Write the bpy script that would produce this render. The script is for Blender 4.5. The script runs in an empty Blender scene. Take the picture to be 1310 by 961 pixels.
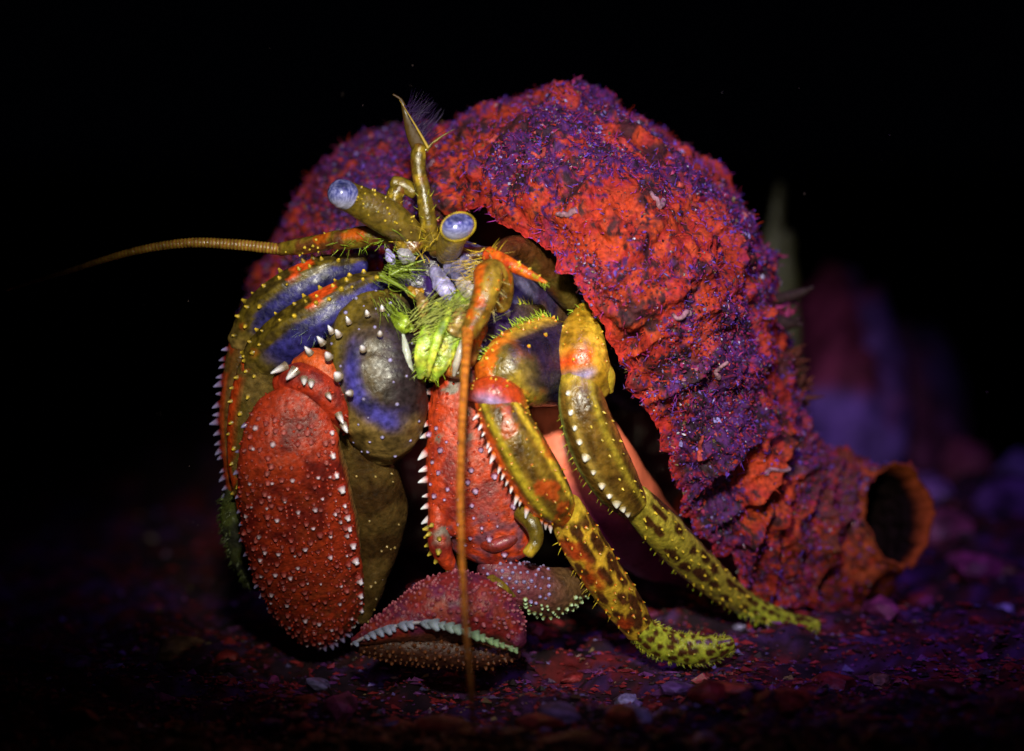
import bpy, math, random
import numpy as np
from mathutils import Vector

rng = np.random.default_rng(11)
random.seed(11)
scene = bpy.context.scene
R_ = math.radians
# ------------------------------------------------------------------ camera
PX = 0.0001                 # one photo pixel at the crab = 0.1 mm
DIST = 4000.0               # lens to crab, in those units (0.4 m)
PITCH = R_(4.0)
CAMH = 0.0660
cF = np.array([0.0, math.cos(PITCH), -math.sin(PITCH)])
cU = np.array([0.0, math.sin(PITCH), math.cos(PITCH)])
cR = np.array([1.0, 0.0, 0.0])
cC = np.array([0.0, -0.40, CAMH])
cam_d = bpy.data.cameras.new('camera')
cam_d.sensor_width = 36.0
cam_d.lens = 36.0 * DIST / 1310.0
cam_d.clip_start = 0.01
cam_d.clip_end = 200.0
cam_d.dof.use_dof = True
cam_d.dof.focus_distance = DIST * PX + 0.006
cam_d.dof.aperture_fstop = 14.0
cam = bpy.data.objects.new('camera', cam_d)
scene.collection.objects.link(cam)
cam.location = Vector(cC)
cam.rotation_euler = (math.pi / 2 - PITCH, 0, 0)
scene.camera = cam
# ------------------------------------------------------------------ world: deep water at night
world = bpy.data.worlds.new('World')
scene.world = world
world.use_nodes = True
bg = world.node_tree.nodes['Background']
bg.inputs['Color'].default_value = (0.10, 0.12, 0.35, 1)
bg.inputs['Strength'].default_value = 0.0015
scene.view_settings.view_transform = 'Standard'
scene.view_settings.look = 'None'
scene.view_settings.exposure = -0.25
scene.view_settings.gamma = 1.0


def P(a):
    """photo pixel x, pixel y, depth (pixel units behind the crab plane) -> world"""
    a = np.asarray(a, float)
    k = (DIST + a[..., 2:3]) / DIST
    X = (a[..., 0:1] - 655.0) * k * PX
    Y = (480.5 - a[..., 1:2]) * k * PX
    Z = (DIST + a[..., 2:3]) * PX
    return cC + X * cR + Y * cU + Z * cF


def ground_d(y):
    """depth in mm where the pixel row y meets the sea bed"""
    v = cF * DIST + cU * (480.5 - y)
    return (-CAMH / v[2] - PX) * DIST * 1000.0


def spot(name, src, dst, watts, col, cone, blend, radius):
    l = bpy.data.lights.new(name, 'SPOT')
    l.energy = watts
    l.color = col
    l.spot_size = R_(cone)
    l.spot_blend = blend
    l.shadow_soft_size = radius
    o = bpy.data.objects.new(name, l)
    scene.collection.objects.link(o)
    a = Vector(P(np.array(src, float)))
    b = Vector(P(np.array(dst, float)))
    o.location = a
    o.rotation_euler = (b - a).to_track_quat('-Z', 'Y').to_euler()
    return o


# the diver's torches: a narrow white one from the upper left, a violet one from above right
spot('torch_white', (380, -2500, -2950), (675, 415, 80), 7.8, (1.0, 0.96, 0.78), 20.5, 1.0, 0.010)
spot('torch_violet', (1800, -2300, -1500), (1000, 380, 350), 1.7, (0.46, 0.28, 1.0), 38, 1.0, 0.03)
# weak fill lamp added beside the lens to brighten the shell's inner fold
spot('fill_light', (150, 150, -3500), (700, 460, 0), 0.55, (1.0, 0.88, 0.62), 15, 1.0, 0.012)
# ------------------------------------------------------------------ noise


def _h(i, j, k, s):
    n = (i * 374761393 + j * 668265263 + k * 2147483647 + s * 1274126177) & 0xFFFFFFFF
    n = ((n ^ (n >> 13)) * 1274126177) & 0xFFFFFFFF
    n = n ^ (n >> 16)
    return (n & 0xFFFF) / 65535.0


def vnoise(p, s=0):
    p = np.asarray(p, float)
    f = np.floor(p)
    i = f.astype(np.int64)
    u = p - f
    u = u * u * (3 - 2 * u)
    r = 0
    for dx in (0, 1):
        for dy in (0, 1):
            for dz in (0, 1):
                w = (u[..., 0] if dx else 1 - u[..., 0]) * (u[..., 1] if dy else 1 - u[..., 1]) * (u[..., 2] if dz else 1 - u[..., 2])
                r = r + w * _h(i[..., 0] + dx, i[..., 1] + dy, i[..., 2] + dz, s)
    return r


def fbm(p, o=4, s=0):
    a, r, t = 0.5, 0, 0
    p = np.asarray(p, float)
    for k in range(o):
        r = r + a * vnoise(p, s + k * 7)
        t += a
        a *= 0.5
        p = p * 2.03 + 11.3
    return r / t


def ss(x, a, b):
    t = np.clip((np.asarray(x, float) - a) / (b - a), 0, 1)
    return t * t * (3 - 2 * t)


def mixc(a, b, m):
    m = np.asarray(m)[..., None]
    return np.asarray(a) * (1 - m) + np.asarray(b) * m


def nrm(v):
    return v / np.maximum(np.linalg.norm(v, axis=-1, keepdims=True), 1e-12)


# ------------------------------------------------------------------ materials


def mat_vcol(name, rough=0.4, spec=0.5, bump=0.3, bscale=2500.0, sss=0.0, coat=0.0, var=0.35, vscale=1500.0, rvar=0.15):
    m = bpy.data.materials.new(name)
    m.use_nodes = True
    nt = m.node_tree
    N, L = nt.nodes, nt.links
    b = N['Principled BSDF']
    at = N.new('ShaderNodeAttribute')
    at.attribute_name = 'Col'
    tc = N.new('ShaderNodeTexCoord')
    n1 = N.new('ShaderNodeTexNoise')
    n1.inputs['Scale'].default_value = vscale
    n1.inputs['Detail'].default_value = 5
    L.new(tc.outputs['Object'], n1.inputs['Vector'])
    mr = N.new('ShaderNodeMapRange')
    mr.inputs['From Min'].default_value = 0.3
    mr.inputs['From Max'].default_value = 0.7
    mr.inputs['To Min'].default_value = 1 - var
    mr.inputs['To Max'].default_value = 1 + var
    L.new(n1.outputs['Fac'], mr.inputs['Value'])
    mul = N.new('ShaderNodeVectorMath')
    mul.operation = 'SCALE'
    L.new(at.outputs['Color'], mul.inputs[0])
    L.new(mr.outputs['Result'], mul.inputs['Scale'])
    L.new(mul.outputs['Vector'], b.inputs['Base Color'])
    rr = N.new('ShaderNodeMapRange')
    rr.inputs['From Min'].default_value = 0.3
    rr.inputs['From Max'].default_value = 0.7
    rr.inputs['To Min'].default_value = max(0.05, rough - rvar)
    rr.inputs['To Max'].default_value = min(1.0, rough + rvar)
    n2 = N.new('ShaderNodeTexNoise')
    n2.inputs['Scale'].default_value = bscale
    n2.inputs['Detail'].default_value = 6
    L.new(tc.outputs['Object'], n2.inputs['Vector'])
    L.new(n2.outputs['Fac'], rr.inputs['Value'])
    L.new(rr.outputs['Result'], b.inputs['Roughness'])
    bp = N.new('ShaderNodeBump')
    bp.inputs['Strength'].default_value = bump
    bp.inputs['Distance'].default_value = 0.0002
    L.new(n2.outputs['Fac'], bp.inputs['Height'])
    L.new(bp.outputs['Normal'], b.inputs['Normal'])
    b.inputs['Specular IOR Level'].default_value = spec
    b.inputs['Coat Weight'].default_value = coat
    b.inputs['Coat Roughness'].default_value = 0.12
    if sss:
        b.inputs['Subsurface Weight'].default_value = sss
        b.inputs['Subsurface Radius'].default_value = (1.0, 0.5, 0.25)
        b.inputs['Subsurface Scale'].default_value = 0.0012
    return m


M = {
    'chitin': mat_vcol('crab_chitin', 0.30, 0.5, 0.8, 1700, 0.22, 0.05, 0.5, 1100),
    'matte': mat_vcol('matte_chitin', 0.40, 0.4, 0.4, 1900, 0.0, 0.0, 0.6, 1300),
    'claw': mat_vcol('rough_red_claw', 0.46, 0.4, 1.0, 1900, 0.0, 0.0, 0.45),
    'tooth': mat_vcol('pale_spine', 0.3, 0.5, 0.1, 3000, 0.2, 0.2, 0.15),
    'hair': mat_vcol('bristle', 0.4, 0.4, 0.0, 2500, 0.0, 0.0, 0.1),
    'eye': mat_vcol('cornea', 0.2, 0.5, 0.12, 5000, 0.0, 0.4, 0.35, 6000, rvar=0.08),
    'crust': mat_vcol('red_algal_crust', 0.75, 0.25, 0.9, 2300, 0.0, 0.0, 0.45, 1800),
    'hole': mat_vcol('tube_inside_shade', 0.9, 0.03, 0.5, 900),  # barely reflective, for the painted shade inside the tube
    'nacre': mat_vcol('shell_inside', 0.35, 0.4, 0.2, 900, 0.0, 0.0, 0.2, 500),
    'grit': mat_vcol('sand_grit', 0.45, 0.5, 0.3, 3000, 0.0, 0.0, 0.35, 3000),
    'bed': mat_vcol('seabed_silt', 0.85, 0.2, 1.0, 900, 0.0, 0.0, 0.6, 350),
    'stone': mat_vcol('wet_stone', 0.5, 0.4, 1.0, 3.0, 0.0, 0.0, 0.6, 2.2),
    'rock': mat_vcol('algae_rock', 0.8, 0.2, 1.0, 500, 0.0, 0.0, 0.6, 180),
    'weed': mat_vcol('olive_weed', 0.5, 0.3, 0.3, 500, 0.2, 0.0, 0.3),
}

# ------------------------------------------------------------------ mesh makers


def link(name, me, parent=None, mat=None):
    o = bpy.data.objects.new(name, me)
    scene.collection.objects.link(o)
    if parent is not None:
        o.parent = parent
    if mat is not None and me is not None:
        for m_ in (mat if isinstance(mat, (list, tuple)) else [mat]):
            me.materials.append(m_)
    return o


def build(name, V, Fs, C, mat, parent=None, base=None, smooth=True, mi=None):
    """V world verts, Fs list of face arrays, C per-vertex colours; base = world position of the thing"""
    V = np.asarray(V, float)
    if base is not None:
        V = V - np.asarray(base)
    me = bpy.data.meshes.new(name)
    Fs = [np.asarray(f, np.int32) for f in Fs if len(f)]
    nl = sum(f.size for f in Fs)
    nf = sum(len(f) for f in Fs)
    me.vertices.add(len(V))
    me.vertices.foreach_set('co', V.astype(np.float32).ravel())
    me.loops.add(nl)
    me.loops.foreach_set('vertex_index', np.concatenate([f.ravel() for f in Fs]))
    me.polygons.add(nf)
    tot = np.concatenate([np.full(len(f), f.shape[1], np.int32) for f in Fs])
    st = np.concatenate([[0], np.cumsum(tot)[:-1]]).astype(np.int32)
    me.polygons.foreach_set('loop_start', st)
    me.polygons.foreach_set('loop_total', tot)
    if mi is not None:
        me.polygons.foreach_set('material_index', np.asarray(mi, np.int32))
    me.polygons.foreach_set('use_smooth', np.full(nf, smooth))
    me.update(calc_edges=True)
    C = np.broadcast_to(np.asarray(C, float), (len(V), 3))
    ca = me.color_attributes.new('Col', 'FLOAT_COLOR', 'POINT')
    ca.data.foreach_set('color', np.concatenate([np.clip(C, 0, 1), np.ones((len(V), 1))], 1).astype(np.float32).ravel())
    me.validate()
    return link(name, me, parent, mat)


def merge(parts):
    V, T, Q, C = [], [], [], []
    n = 0
    for v, fs, c in parts:
        V.append(v)
        C.append(np.broadcast_to(np.asarray(c, float), (len(v), 3)))
        for f in fs:
            f = np.asarray(f)
            (Q if f.shape[1] == 4 else T).append(f + n)
        n += len(v)
    Fs = []
    if T:
        Fs.append(np.concatenate(T))
    if Q:
        Fs.append(np.concatenate(Q))
    return np.concatenate(V), Fs, np.concatenate(C)


def cr(pts, n):
    pts = np.asarray(pts, float)
    seg = np.linalg.norm(np.diff(pts[:, :3], axis=0), axis=1)
    k = np.concatenate([[0], np.cumsum(np.maximum(seg, 1e-6))])
    k /= k[-1]
    x = np.linspace(0, 1, n)
    m = np.zeros_like(pts)
    m[1:-1] = (pts[2:] - pts[:-2]) / (k[2:] - k[:-2])[:, None]
    m[0] = (pts[1] - pts[0]) / (k[1] - k[0])
    m[-1] = (pts[-1] - pts[-2]) / (k[-1] - k[-2])
    i = np.clip(np.searchsorted(k, x, 'right') - 1, 0, len(k) - 2)
    h = (k[i + 1] - k[i])[:, None]
    u = ((x - k[i]) / (k[i + 1] - k[i]))[:, None]
    return (2 * u**3 - 3 * u**2 + 1) * pts[i] + (u**3 - 2 * u**2 + u) * h * m[i] + (-2 * u**3 + 3 * u**2) * pts[i + 1] + (u**3 - u**2) * h * m[i + 1]


class Limb:
    """tapered segment; pts rows = pixel x, y, depth mm, half width px, half thickness px.
    theta 90 faces the camera; theta 0 is the side to the left when walking down the picture."""

    def __init__(s, pts, nt=48, nth=30, cap=(0.6, 0.6), ref=(0, 0, -1), rad=None, lump=0.0, lscale=0.05, seed=0, sq=1.0):
        pts = np.array(pts, float)
        pts[:, 2] *= 10.0
        c = cr(pts, nt)
        c[:, 3:] = np.maximum(c[:, 3:], 0.3)
        t = np.linspace(0, 1, nt)
        sc = np.ones(nt)
        T = nrm(np.gradient(c[:, :3], axis=0))
        nc = 7

        def capring(e, T0, fac):
            u = np.sin(np.linspace(0, math.pi / 2, nc + 1)[1:])
            rr = np.sqrt(np.maximum(1 - u**2, 0.0))
            rows = np.repeat(e[None], nc, 0)
            rows[:, :3] += T0 * (u * fac * min(e[3], e[4]))[:, None]
            return rows, np.maximum(rr, 0.02)
        a, ra = capring(c[0], -T[0], cap[0])
        b, rb = capring(c[-1], T[-1], cap[1])
        Tf = np.concatenate([np.repeat(T[:1], nc, 0), T, np.repeat(T[-1:], nc, 0)])
        c = np.concatenate([a[::-1], c, b])
        sc = np.concatenate([ra[::-1], sc, rb])
        t = np.concatenate([np.zeros(nc), t, np.ones(nc)])
        ref = np.array(ref, float)
        Nn = nrm(np.cross(Tf, ref))
        B = np.cross(Nn, Tf)
        th = np.linspace(0, 2 * math.pi, nth, endpoint=False)
        ct, st = np.cos(th), np.sin(th)
        if sq != 1.0:
            ct = np.sign(ct) * np.abs(ct)**sq
            st = np.sign(st) * np.abs(st)**sq
        k = sc[:, None]
        if rad is not None:
            k = k * rad(t[:, None], np.degrees(th)[None, :])
        G = c[:, None, :3] + (c[:, 3:4] * ct * k)[..., None] * Nn[:, None] + (c[:, 4:5] * st * k)[..., None] * B[:, None]
        ctr = np.broadcast_to(c[:, None, :3], G.shape)
        if lump:
            d = nrm(G - ctr)
            G = G + d * ((fbm(G * lscale, 4, seed) - 0.5) * 2 * lump)[..., None] * k[..., None] ** 0.5
        s.G, s.t, s.th = G, np.broadcast_to(t[:, None], G.shape[:2]), np.broadcast_to(np.degrees(th)[None], G.shape[:2])
        du = np.gradient(G, axis=0)
        dv = np.roll(G, -1, 1) - np.roll(G, 1, 1)
        n = nrm(np.cross(dv, du))
        sg = np.sign(np.sum(n * (G - ctr), -1, keepdims=True))
        s.N = n * np.where(sg == 0, 1, sg)
        s.T = Tf
        s.nc, s.nt, s.nth = nc, nt, nth

    def geo(s, col):
        G = s.G
        nr, nth = G.shape[:2]
        C = col(s.t, s.th, G) if callable(col) else np.broadcast_to(np.array(col, float), G.shape)
        i = np.arange(nr - 1)[:, None] * nth
        j = np.arange(nth)[None]
        j2 = (j + 1) % nth
        F = np.stack([i + j, i + j2, i + nth + j2, i + nth + j], -1).reshape(-1, 4)
        v = G.reshape(-1, 3)
        # outward winding
        q = v[F]
        fn = np.cross(q[:, 2] - q[:, 0], q[:, 3] - q[:, 1])
        if np.sum(np.sum(fn * s.N.reshape(-1, 3)[F[:, 0]], -1)) < 0:
            F = F[:, ::-1]
        return P(v), [F], np.asarray(C, float).reshape(-1, 3)

    def at(s, t, th):
        i = s.nc + int(round(np.clip(t, 0, 1) * (s.nt - 1)))
        j = int(round((th % 360) / 360 * s.nth)) % s.nth
        return s.G[i, j], s.N[i, j], s.T[i]


def spine_geo(pos, d, r, L, c0, c1, bend=(0, 0, 0), n=7, sink=0.25, blunt=0.25):
    """curved, slightly swollen tooth in pixel space"""
    d = nrm(np.asarray(d, float))
    a = nrm(np.cross(d, [0.31, 0.52, 0.79]))
    b = np.cross(d, a)
    hs = np.array([-sink, 0.0, 0.35, 0.7, 0.92, 1.0])
    rs = np.array([1.25, 1.05, 0.82, 0.48, blunt, 0.03])
    th = np.linspace(0, 2 * math.pi, n, endpoint=False)
    pos = np.asarray(pos, float)
    bend = np.asarray(bend, float)
    V = []
    for h, q in zip(hs, rs):
        c = pos + d * h * L + bend * L * max(h, 0)**2
        V.append(c + r * q * (np.cos(th)[:, None] * a + np.sin(th)[:, None] * b))
    V = np.concatenate(V)
    i = np.arange(len(hs) - 1)[:, None] * n
    j = np.arange(n)[None]
    F = np.stack([i + j, i + (j + 1) % n, i + n + (j + 1) % n, i + n + j], -1).reshape(-1, 4)
    m = np.repeat(ss(hs, 0.0, 0.6), n)
    C = mixc(np.array(c0)[None], np.array(c1)[None], m)
    return P(V), [F], C


def hair_geo(p0, p1, r, c0, c1, sag=(0, 0, 0), n=4, k=6):
    p0, p1, sag = (np.asarray(q, float) for q in (p0, p1, sag))
    u = np.linspace(0, 1, k)
    c = p0 + (p1 - p0) * u[:, None] + sag * (u**2)[:, None]
    T = nrm(np.gradient(c, axis=0))
    a = nrm(np.cross(T, [0.2, 0.3, 0.93]))
    b = np.cross(T, a)
    th = np.linspace(0, 2 * math.pi, n, endpoint=False)
    rr = r * (1 - 0.85 * u)
    V = c[:, None] + rr[:, None, None] * (np.cos(th)[None, :, None] * a[:, None] + np.sin(th)[None, :, None] * b[:, None])
    i = np.arange(k - 1)[:, None] * n
    j = np.arange(n)[None]
    F = np.stack([i + j, i + (j + 1) % n, i + n + (j + 1) % n, i + n + j], -1).reshape(-1, 4)
    C = mixc(np.array(c0)[None], np.array(c1)[None], np.repeat(u, n))
    return P(V.reshape(-1, 3)), [F], C


OCT_F = np.array([[0, 2, 4], [2, 1, 4], [1, 3, 4], [3, 0, 4], [2, 0, 5], [1, 2, 5], [3, 1, 5], [0, 3, 5]])


def chips_geo(pos, nor, size, col, flat=(0.35, 1.0), seed=0):
    """many irregular grains at once (positions in pixel space)"""
    r = np.random.default_rng(seed)
    n = len(pos)
    a = nrm(np.cross(nor, r.normal(size=(n, 3))))
    b = np.cross(nor, a)
    L = size[:, None] * r.uniform(0.7, 1.5, (n, 1))
    W = size[:, None] * r.uniform(0.4, 1.0, (n, 1))
    H = size[:, None] * r.uniform(flat[0], flat[1], (n, 1))
    nn = nrm(nor + 0.7 * r.normal(size=(n, 3)))
    j = lambda: 1 + 0.35 * r.normal(size=(n, 1))
    V = np.stack([pos + a * L * j(), pos - a * L * j(), pos + b * W * j(), pos - b * W * j(), pos + nn * H * j(), pos - nn * H * 0.8], 1)
    F = (np.arange(n)[:, None, None] * 6 + OCT_F[None]).reshape(-1, 3)
    return P(V.reshape(-1, 3)), [F], np.repeat(col, 6, 0)


# colours (base colours of the animal, shell crust and bed)
RED = np.array([0.40, 0.030, 0.008])
DRED = np.array([0.17, 0.012, 0.007])
ORANGE = np.array([0.62, 0.12, 0.008])
YEL = np.array([0.62, 0.42, 0.03])
OLIVE = np.array([0.155, 0.105, 0.010])
DOLIVE = np.array([0.07, 0.045, 0.008])
BROWN = np.array([0.065, 0.022, 0.006])
TAN = np.array([0.30, 0.19, 0.05])
BLUE = np.array([0.035, 0.03, 0.20])
DPUR = np.array([0.035, 0.018, 0.06])
LAV = np.array([0.42, 0.38, 0.75])
WHITE = np.array([0.80, 0.78, 0.86])
GREEN = np.array([0.36, 0.50, 0.03])
MAG = np.array([0.25, 0.013, 0.045])
VIO = np.array([0.13, 0.05, 0.42])


def ground_px(x, y):
    return np.array([x, y, ground_d(y) * 10.0])


# ================================================================== SEA BED
def bed_height(X, Y):
    mound = 0.011 * np.exp(-((X - 0.085) / 0.035) ** 2 - ((Y - 0.14) / 0.07) ** 2)
    p = np.stack([X * 28, Y * 28, np.zeros_like(X)], -1)
    q = np.stack([X * 160, Y * 160, np.zeros_like(X) + 3], -1)
    return (fbm(p, 3, 5) - 0.5) * 0.007 + (fbm(q, 5, 9) - 0.5) * 0.0085 - 0.0022 + mound


def spaced(n, inner, outer):
    u = np.linspace(-1, 1, n)
    k = 9.0
    v = np.sinh(k * u) / math.sinh(k)
    return inner * u + (outer - inner) * v


nx, ny = 430, 430
gx, gy = spaced(nx, 0.14, 30.0), spaced(ny, 0.17, 30.0) + 0.02
GX, GY = np.meshgrid(gx, gy, indexing='ij')
far = np.clip(1 - (np.hypot(GX, GY) - 0.6) / 1.0, 0, 1)
GZ = bed_height(GX, GY) * far
V = np.stack([GX, GY, GZ], -1).reshape(-1, 3)
i = np.arange(nx - 1)[:, None] * ny
j = np.arange(ny - 1)[None]
F = np.stack([i + j, i + ny + j, i + ny + j + 1, i + j + 1], -1).reshape(-1, 4)
nz = fbm(V * 300, 4, 21) * 0.6 + fbm(V * 90, 3, 22) * 0.4
C = mixc(np.array([0.030, 0.010, 0.014]), np.array([0.12, 0.010, 0.014]), ss(nz, 0.45, 0.62))
C = mixc(C, np.array([0.06, 0.02, 0.09]), ss(fbm(V * 420 + 7, 3, 33), 0.52, 0.62))
C = mixc(C, np.array([0.012, 0.006, 0.010]), ss(fbm(V * 240 + 3, 3, 53), 0.52, 0.60) * 0.9)
bed = build('seabed', V, [F], C, M['bed'])
bed['kind'] = 'structure'


def bed_at(px, py):
    """world point on the bed under a pixel"""
    q = P(ground_px(px, py))
    q[2] = float(bed_height(np.array([q[0]]), np.array([q[1]]))[0])
    return q


def lump_mesh(name, seed, col, mat, res=2, rough=0.25, pix=False):
    import bmesh
    bm = bmesh.new()
    bmesh.ops.create_icosphere(bm, subdivisions=res, radius=1.0)
    v = np.array([w.co[:] for w in bm.verts])
    f = np.array([[w.index for w in g.verts] for g in bm.faces])
    bm.free()
    d = fbm(v * 1.3 + seed * 5.1, 3, seed) - 0.5
    v = v * (1 + d[:, None] * 2.4 * rough)
    # chop a few facets for a broken-stone look
    r = np.random.default_rng(seed)
    for _ in range(5):
        n = nrm(r.normal(size=3))
        h = v @ n - r.uniform(0.5, 0.75)
        v = v - np.maximum(h, 0)[:, None] * n * 0.85
    cc = mixc(np.array(col) * 0.9, np.array(col) * 2.3, ss(fbm(v * 2.5 + seed, 3, seed + 3), 0.4, 0.6))
    me = build(name, v, [f], cc, mat, smooth=False).data
    o = [q for q in bpy.data.objects if q.data == me][0]
    bpy.data.objects.remove(o)
    return me


stone_cols = [(0.16, 0.014, 0.016), (0.10, 0.02, 0.05), (0.07, 0.03, 0.12), (0.20, 0.03, 0.015), (0.05, 0.03, 0.04),
              (0.11, 0.07, 0.20), (0.20, 0.18, 0.34), (0.13, 0.02, 0.07), (0.10, 0.05, 0.03), (0.06, 0.012, 0.02)]
stone_meshes = [lump_mesh('stone', k + 1, stone_cols[k], M['stone'], 2, 0.34) for k in range(10)]


def put_stone(me, q, sx, sy, sz, rz, tilt=0.0):
    o = bpy.data.objects.new('stone', me)
    scene.collection.objects.link(o)
    o.parent = bed
    o.location = q
    o.scale = (sx, sy, sz)
    o.rotation_euler = (tilt, tilt * 0.6, rz)
    return o


keep = [(905, 845), (870, 840), (1030, 812), (560, 850), (600, 862), (420, 822)]
n_st = 0
while n_st < 270:
    px = random.uniform(60, 1330)
    py = 700 + 262 * random.random() ** 0.8
    if px < 500 and py < 800:
        continue
    if any(abs(px - a) < 70 and abs(py - b) < 28 for a, b in keep):
        continue
    if 300 < px < 1120 and py < 800:
        continue
    q = bed_at(px, py)
    s = random.choice([5, 6, 8, 8, 10, 12, 15, 20]) * PX * random.uniform(0.8, 1.3)
    me = stone_meshes[random.choice([0, 0, 1, 2, 3, 3, 4, 5, 7, 7, 8, 9, 9, 0, 6])]
    q[2] += s * 0.15
    put_stone(me, q, s * random.uniform(0.9, 1.6), s * random.uniform(0.7, 1.2), s * random.uniform(0.4, 0.75), random.uniform(0, 6.3), random.uniform(-0.3, 0.3))
    n_st += 1
# the larger stones one can make out
for (px, py, s, k, fl) in [(800, 868, 24, 6, 0.6), (905, 900, 26, 0, 0.7), (795, 915, 24, 3, 0.7), (1060, 862, 40, 0, 0.5), (1125, 885, 26, 5, 0.6),
                           (1020, 872, 20, 5, 0.6), (690, 905, 34, 0, 0.4), (940, 885, 40, 3, 0.5), (870, 868, 30, 2, 0.4), (1200, 890, 36, 9, 0.5),
                           (440, 880, 32, 7, 0.6), (300, 935, 40, 2, 0.3), (560, 915, 44, 0, 0.35), (1000, 905, 46, 3, 0.4), (740, 940, 50, 1, 0.4),
                           (1210, 720, 60, 1, 0.8), (1290, 700, 75, 2, 0.8), (1250, 745, 46, 7, 0.7), (1165, 765, 40, 0, 0.6), (1190, 690, 50, 2, 0.9),
                           (1300, 670, 60, 5, 0.9), (820, 760, 40, 7, 0.5), (860, 745, 50, 2, 0.6), (1130, 800, 34, 7, 0.6), (1240, 660, 80, 1, 0.9)]:
    q = bed_at(px, py)
    q[2] += s * PX * 0.15
    put_stone(stone_meshes[k], q, s * PX, s * PX * 0.8, s * PX * fl, random.uniform(0, 6.3))

# loose gravel, shell flakes and sand nobody could count
n = 34000
gpx = rng.uniform(-60, 1370, n)
gpy = np.where(rng.random(n) < 0.2, rng.uniform(640, 800, n), 780 + 200 * rng.random(n) ** 0.8)
gq = np.array([[x, y, ground_d(y) * 10] for x, y in zip(gpx, gpy)])
W = P(gq)
W[:, 2] = bed_height(W[:, 0], W[:, 1]) + 0.0001
k = rng.random(n)
gc = np.where(k[:, None] < 0.45, np.array([0.24, 0.02, 0.024]), np.where(k[:, None] < 0.70, np.array([0.13, 0.03, 0.14]), np.where(k[:, None] < 0.93, np.array([0.03, 0.015, 0.015]), np.where(k[:, None] < 0.975, np.array([0.17, 0.13, 0.36]), np.array([0.24, 0.17, 0.08])))))
gc = gc * rng.uniform(0.3, 1.6, (n, 1))
gs = rng.gamma(2.2, 1.3, n) + 1.2
rel = np.zeros((n, 3))
v, f, c = chips_geo(rel, np.tile([0, -1.0, 0], (n, 1)), gs, gc, (0.25, 0.8), 5)
# chips_geo maps through P; undo by using offsets in world units instead
o0 = P(np.zeros((1, 3)))
vv = (v - o0).reshape(n, 6, 3) * 1.0
V = (vv + W[:, None]).reshape(-1, 3)
gr = build('gravel', V, f, c, M['grit'], bed, None, smooth=False)
gr['kind'] = 'stuff'

# ================================================================== SHELL
shell_base = P(np.array([760.0, 780.0, 500.0]))
shell = link('whelk_shell', None)
shell.location = Vector(shell_base)
shell['label'] = 'large knobbly sea snail shell crusted with red and violet algae, worn over the crab'
shell['category'] = 'shell'
TAB = [  # rim x y mm, outline x y mm, back x y mm
    (430, 600, 52, 324, 520, 70, 400, 640, 88), (428, 500, 48, 320, 420, 68, 410, 660, 92), (455, 400, 40, 345, 325, 66, 430, 690, 95),
    (505, 325, 30, 442, 200, 56, 470, 700, 94), (562, 290, 23, 560, 162, 48, 530, 705, 96), (618, 266, 14, 655, 134, 42, 600, 710, 98), (665, 296, 7, 745, 122, 38, 680, 712, 97),
    (708, 330, 2, 828, 158, 38, 760, 714, 95), (744, 385, -1, 900, 216, 39, 830, 715, 92), (785, 432, 1, 955, 290, 42, 890, 716, 90), (802, 490, 5, 982, 365, 45, 935, 716, 86),
    (838, 545, 9, 1000, 442, 47, 972, 716, 82), (866, 605, 15, 1018, 515, 49, 1005, 720, 78), (876, 660, 21, 1034, 560, 52, 1012, 735, 72), (934, 722, 30, 1060, 588, 55, 1025, 752, 68), (955, 768, 36, 1085, 598, 57, 1040, 765, 64), (1040, 780, 44, 1105, 604, 60, 1065, 772, 62)]
TAB = np.array(TAB, float)
TAB[:, [2, 5, 8]] *= 10
NT, NS = 780, 400
tab = cr(np.concatenate([TAB[:, 0:3], TAB[:, 3:9]], 1), NT)
I_, O_, J_ = tab[:, 0:3], tab[:, 3:6], tab[:, 6:9]
s = np.linspace(0, 1, NS)
S = np.zeros((NT, NS, 3))
half = 0.58
a0 = R_(-24)
for q in range(NS):
    if s[q] <= half:
        a = a0 + (math.pi / 2 - a0) * (s[q] / half)
        e = (math.sin(a) - math.sin(a0)) / (1 - math.sin(a0))
        dd = (math.cos(a0) - math.cos(a)) / math.cos(a0)
        S[:, q, :2] = I_[:, :2] + (O_[:, :2] - I_[:, :2]) * e
        S[:, q, 2] = I_[:, 2] + (O_[:, 2] - I_[:, 2]) * dd
    else:
        b = (s[q] - half) / (1 - half) * math.pi / 2
        S[:, q, :2] = J_[:, :2] + (O_[:, :2] - J_[:, :2]) * math.cos(b)
        S[:, q, 2] = O_[:, 2] + (J_[:, 2] - O_[:, 2]) * math.sin(b)


def gridn(S):
    n = nrm(np.cross(np.gradient(S, axis=1), np.gradient(S, axis=0)))
    ctr = np.array([720, 560, 500.0])
    if np.mean(np.sum(n * (S - ctr), -1)) < 0:
        n = -n
    return n


SN = gridn(S)
tt = np.linspace(0, 1, NT)[:, None] * np.ones((1, NS))
sg = s[None] * np.ones((NT, 1))


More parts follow.
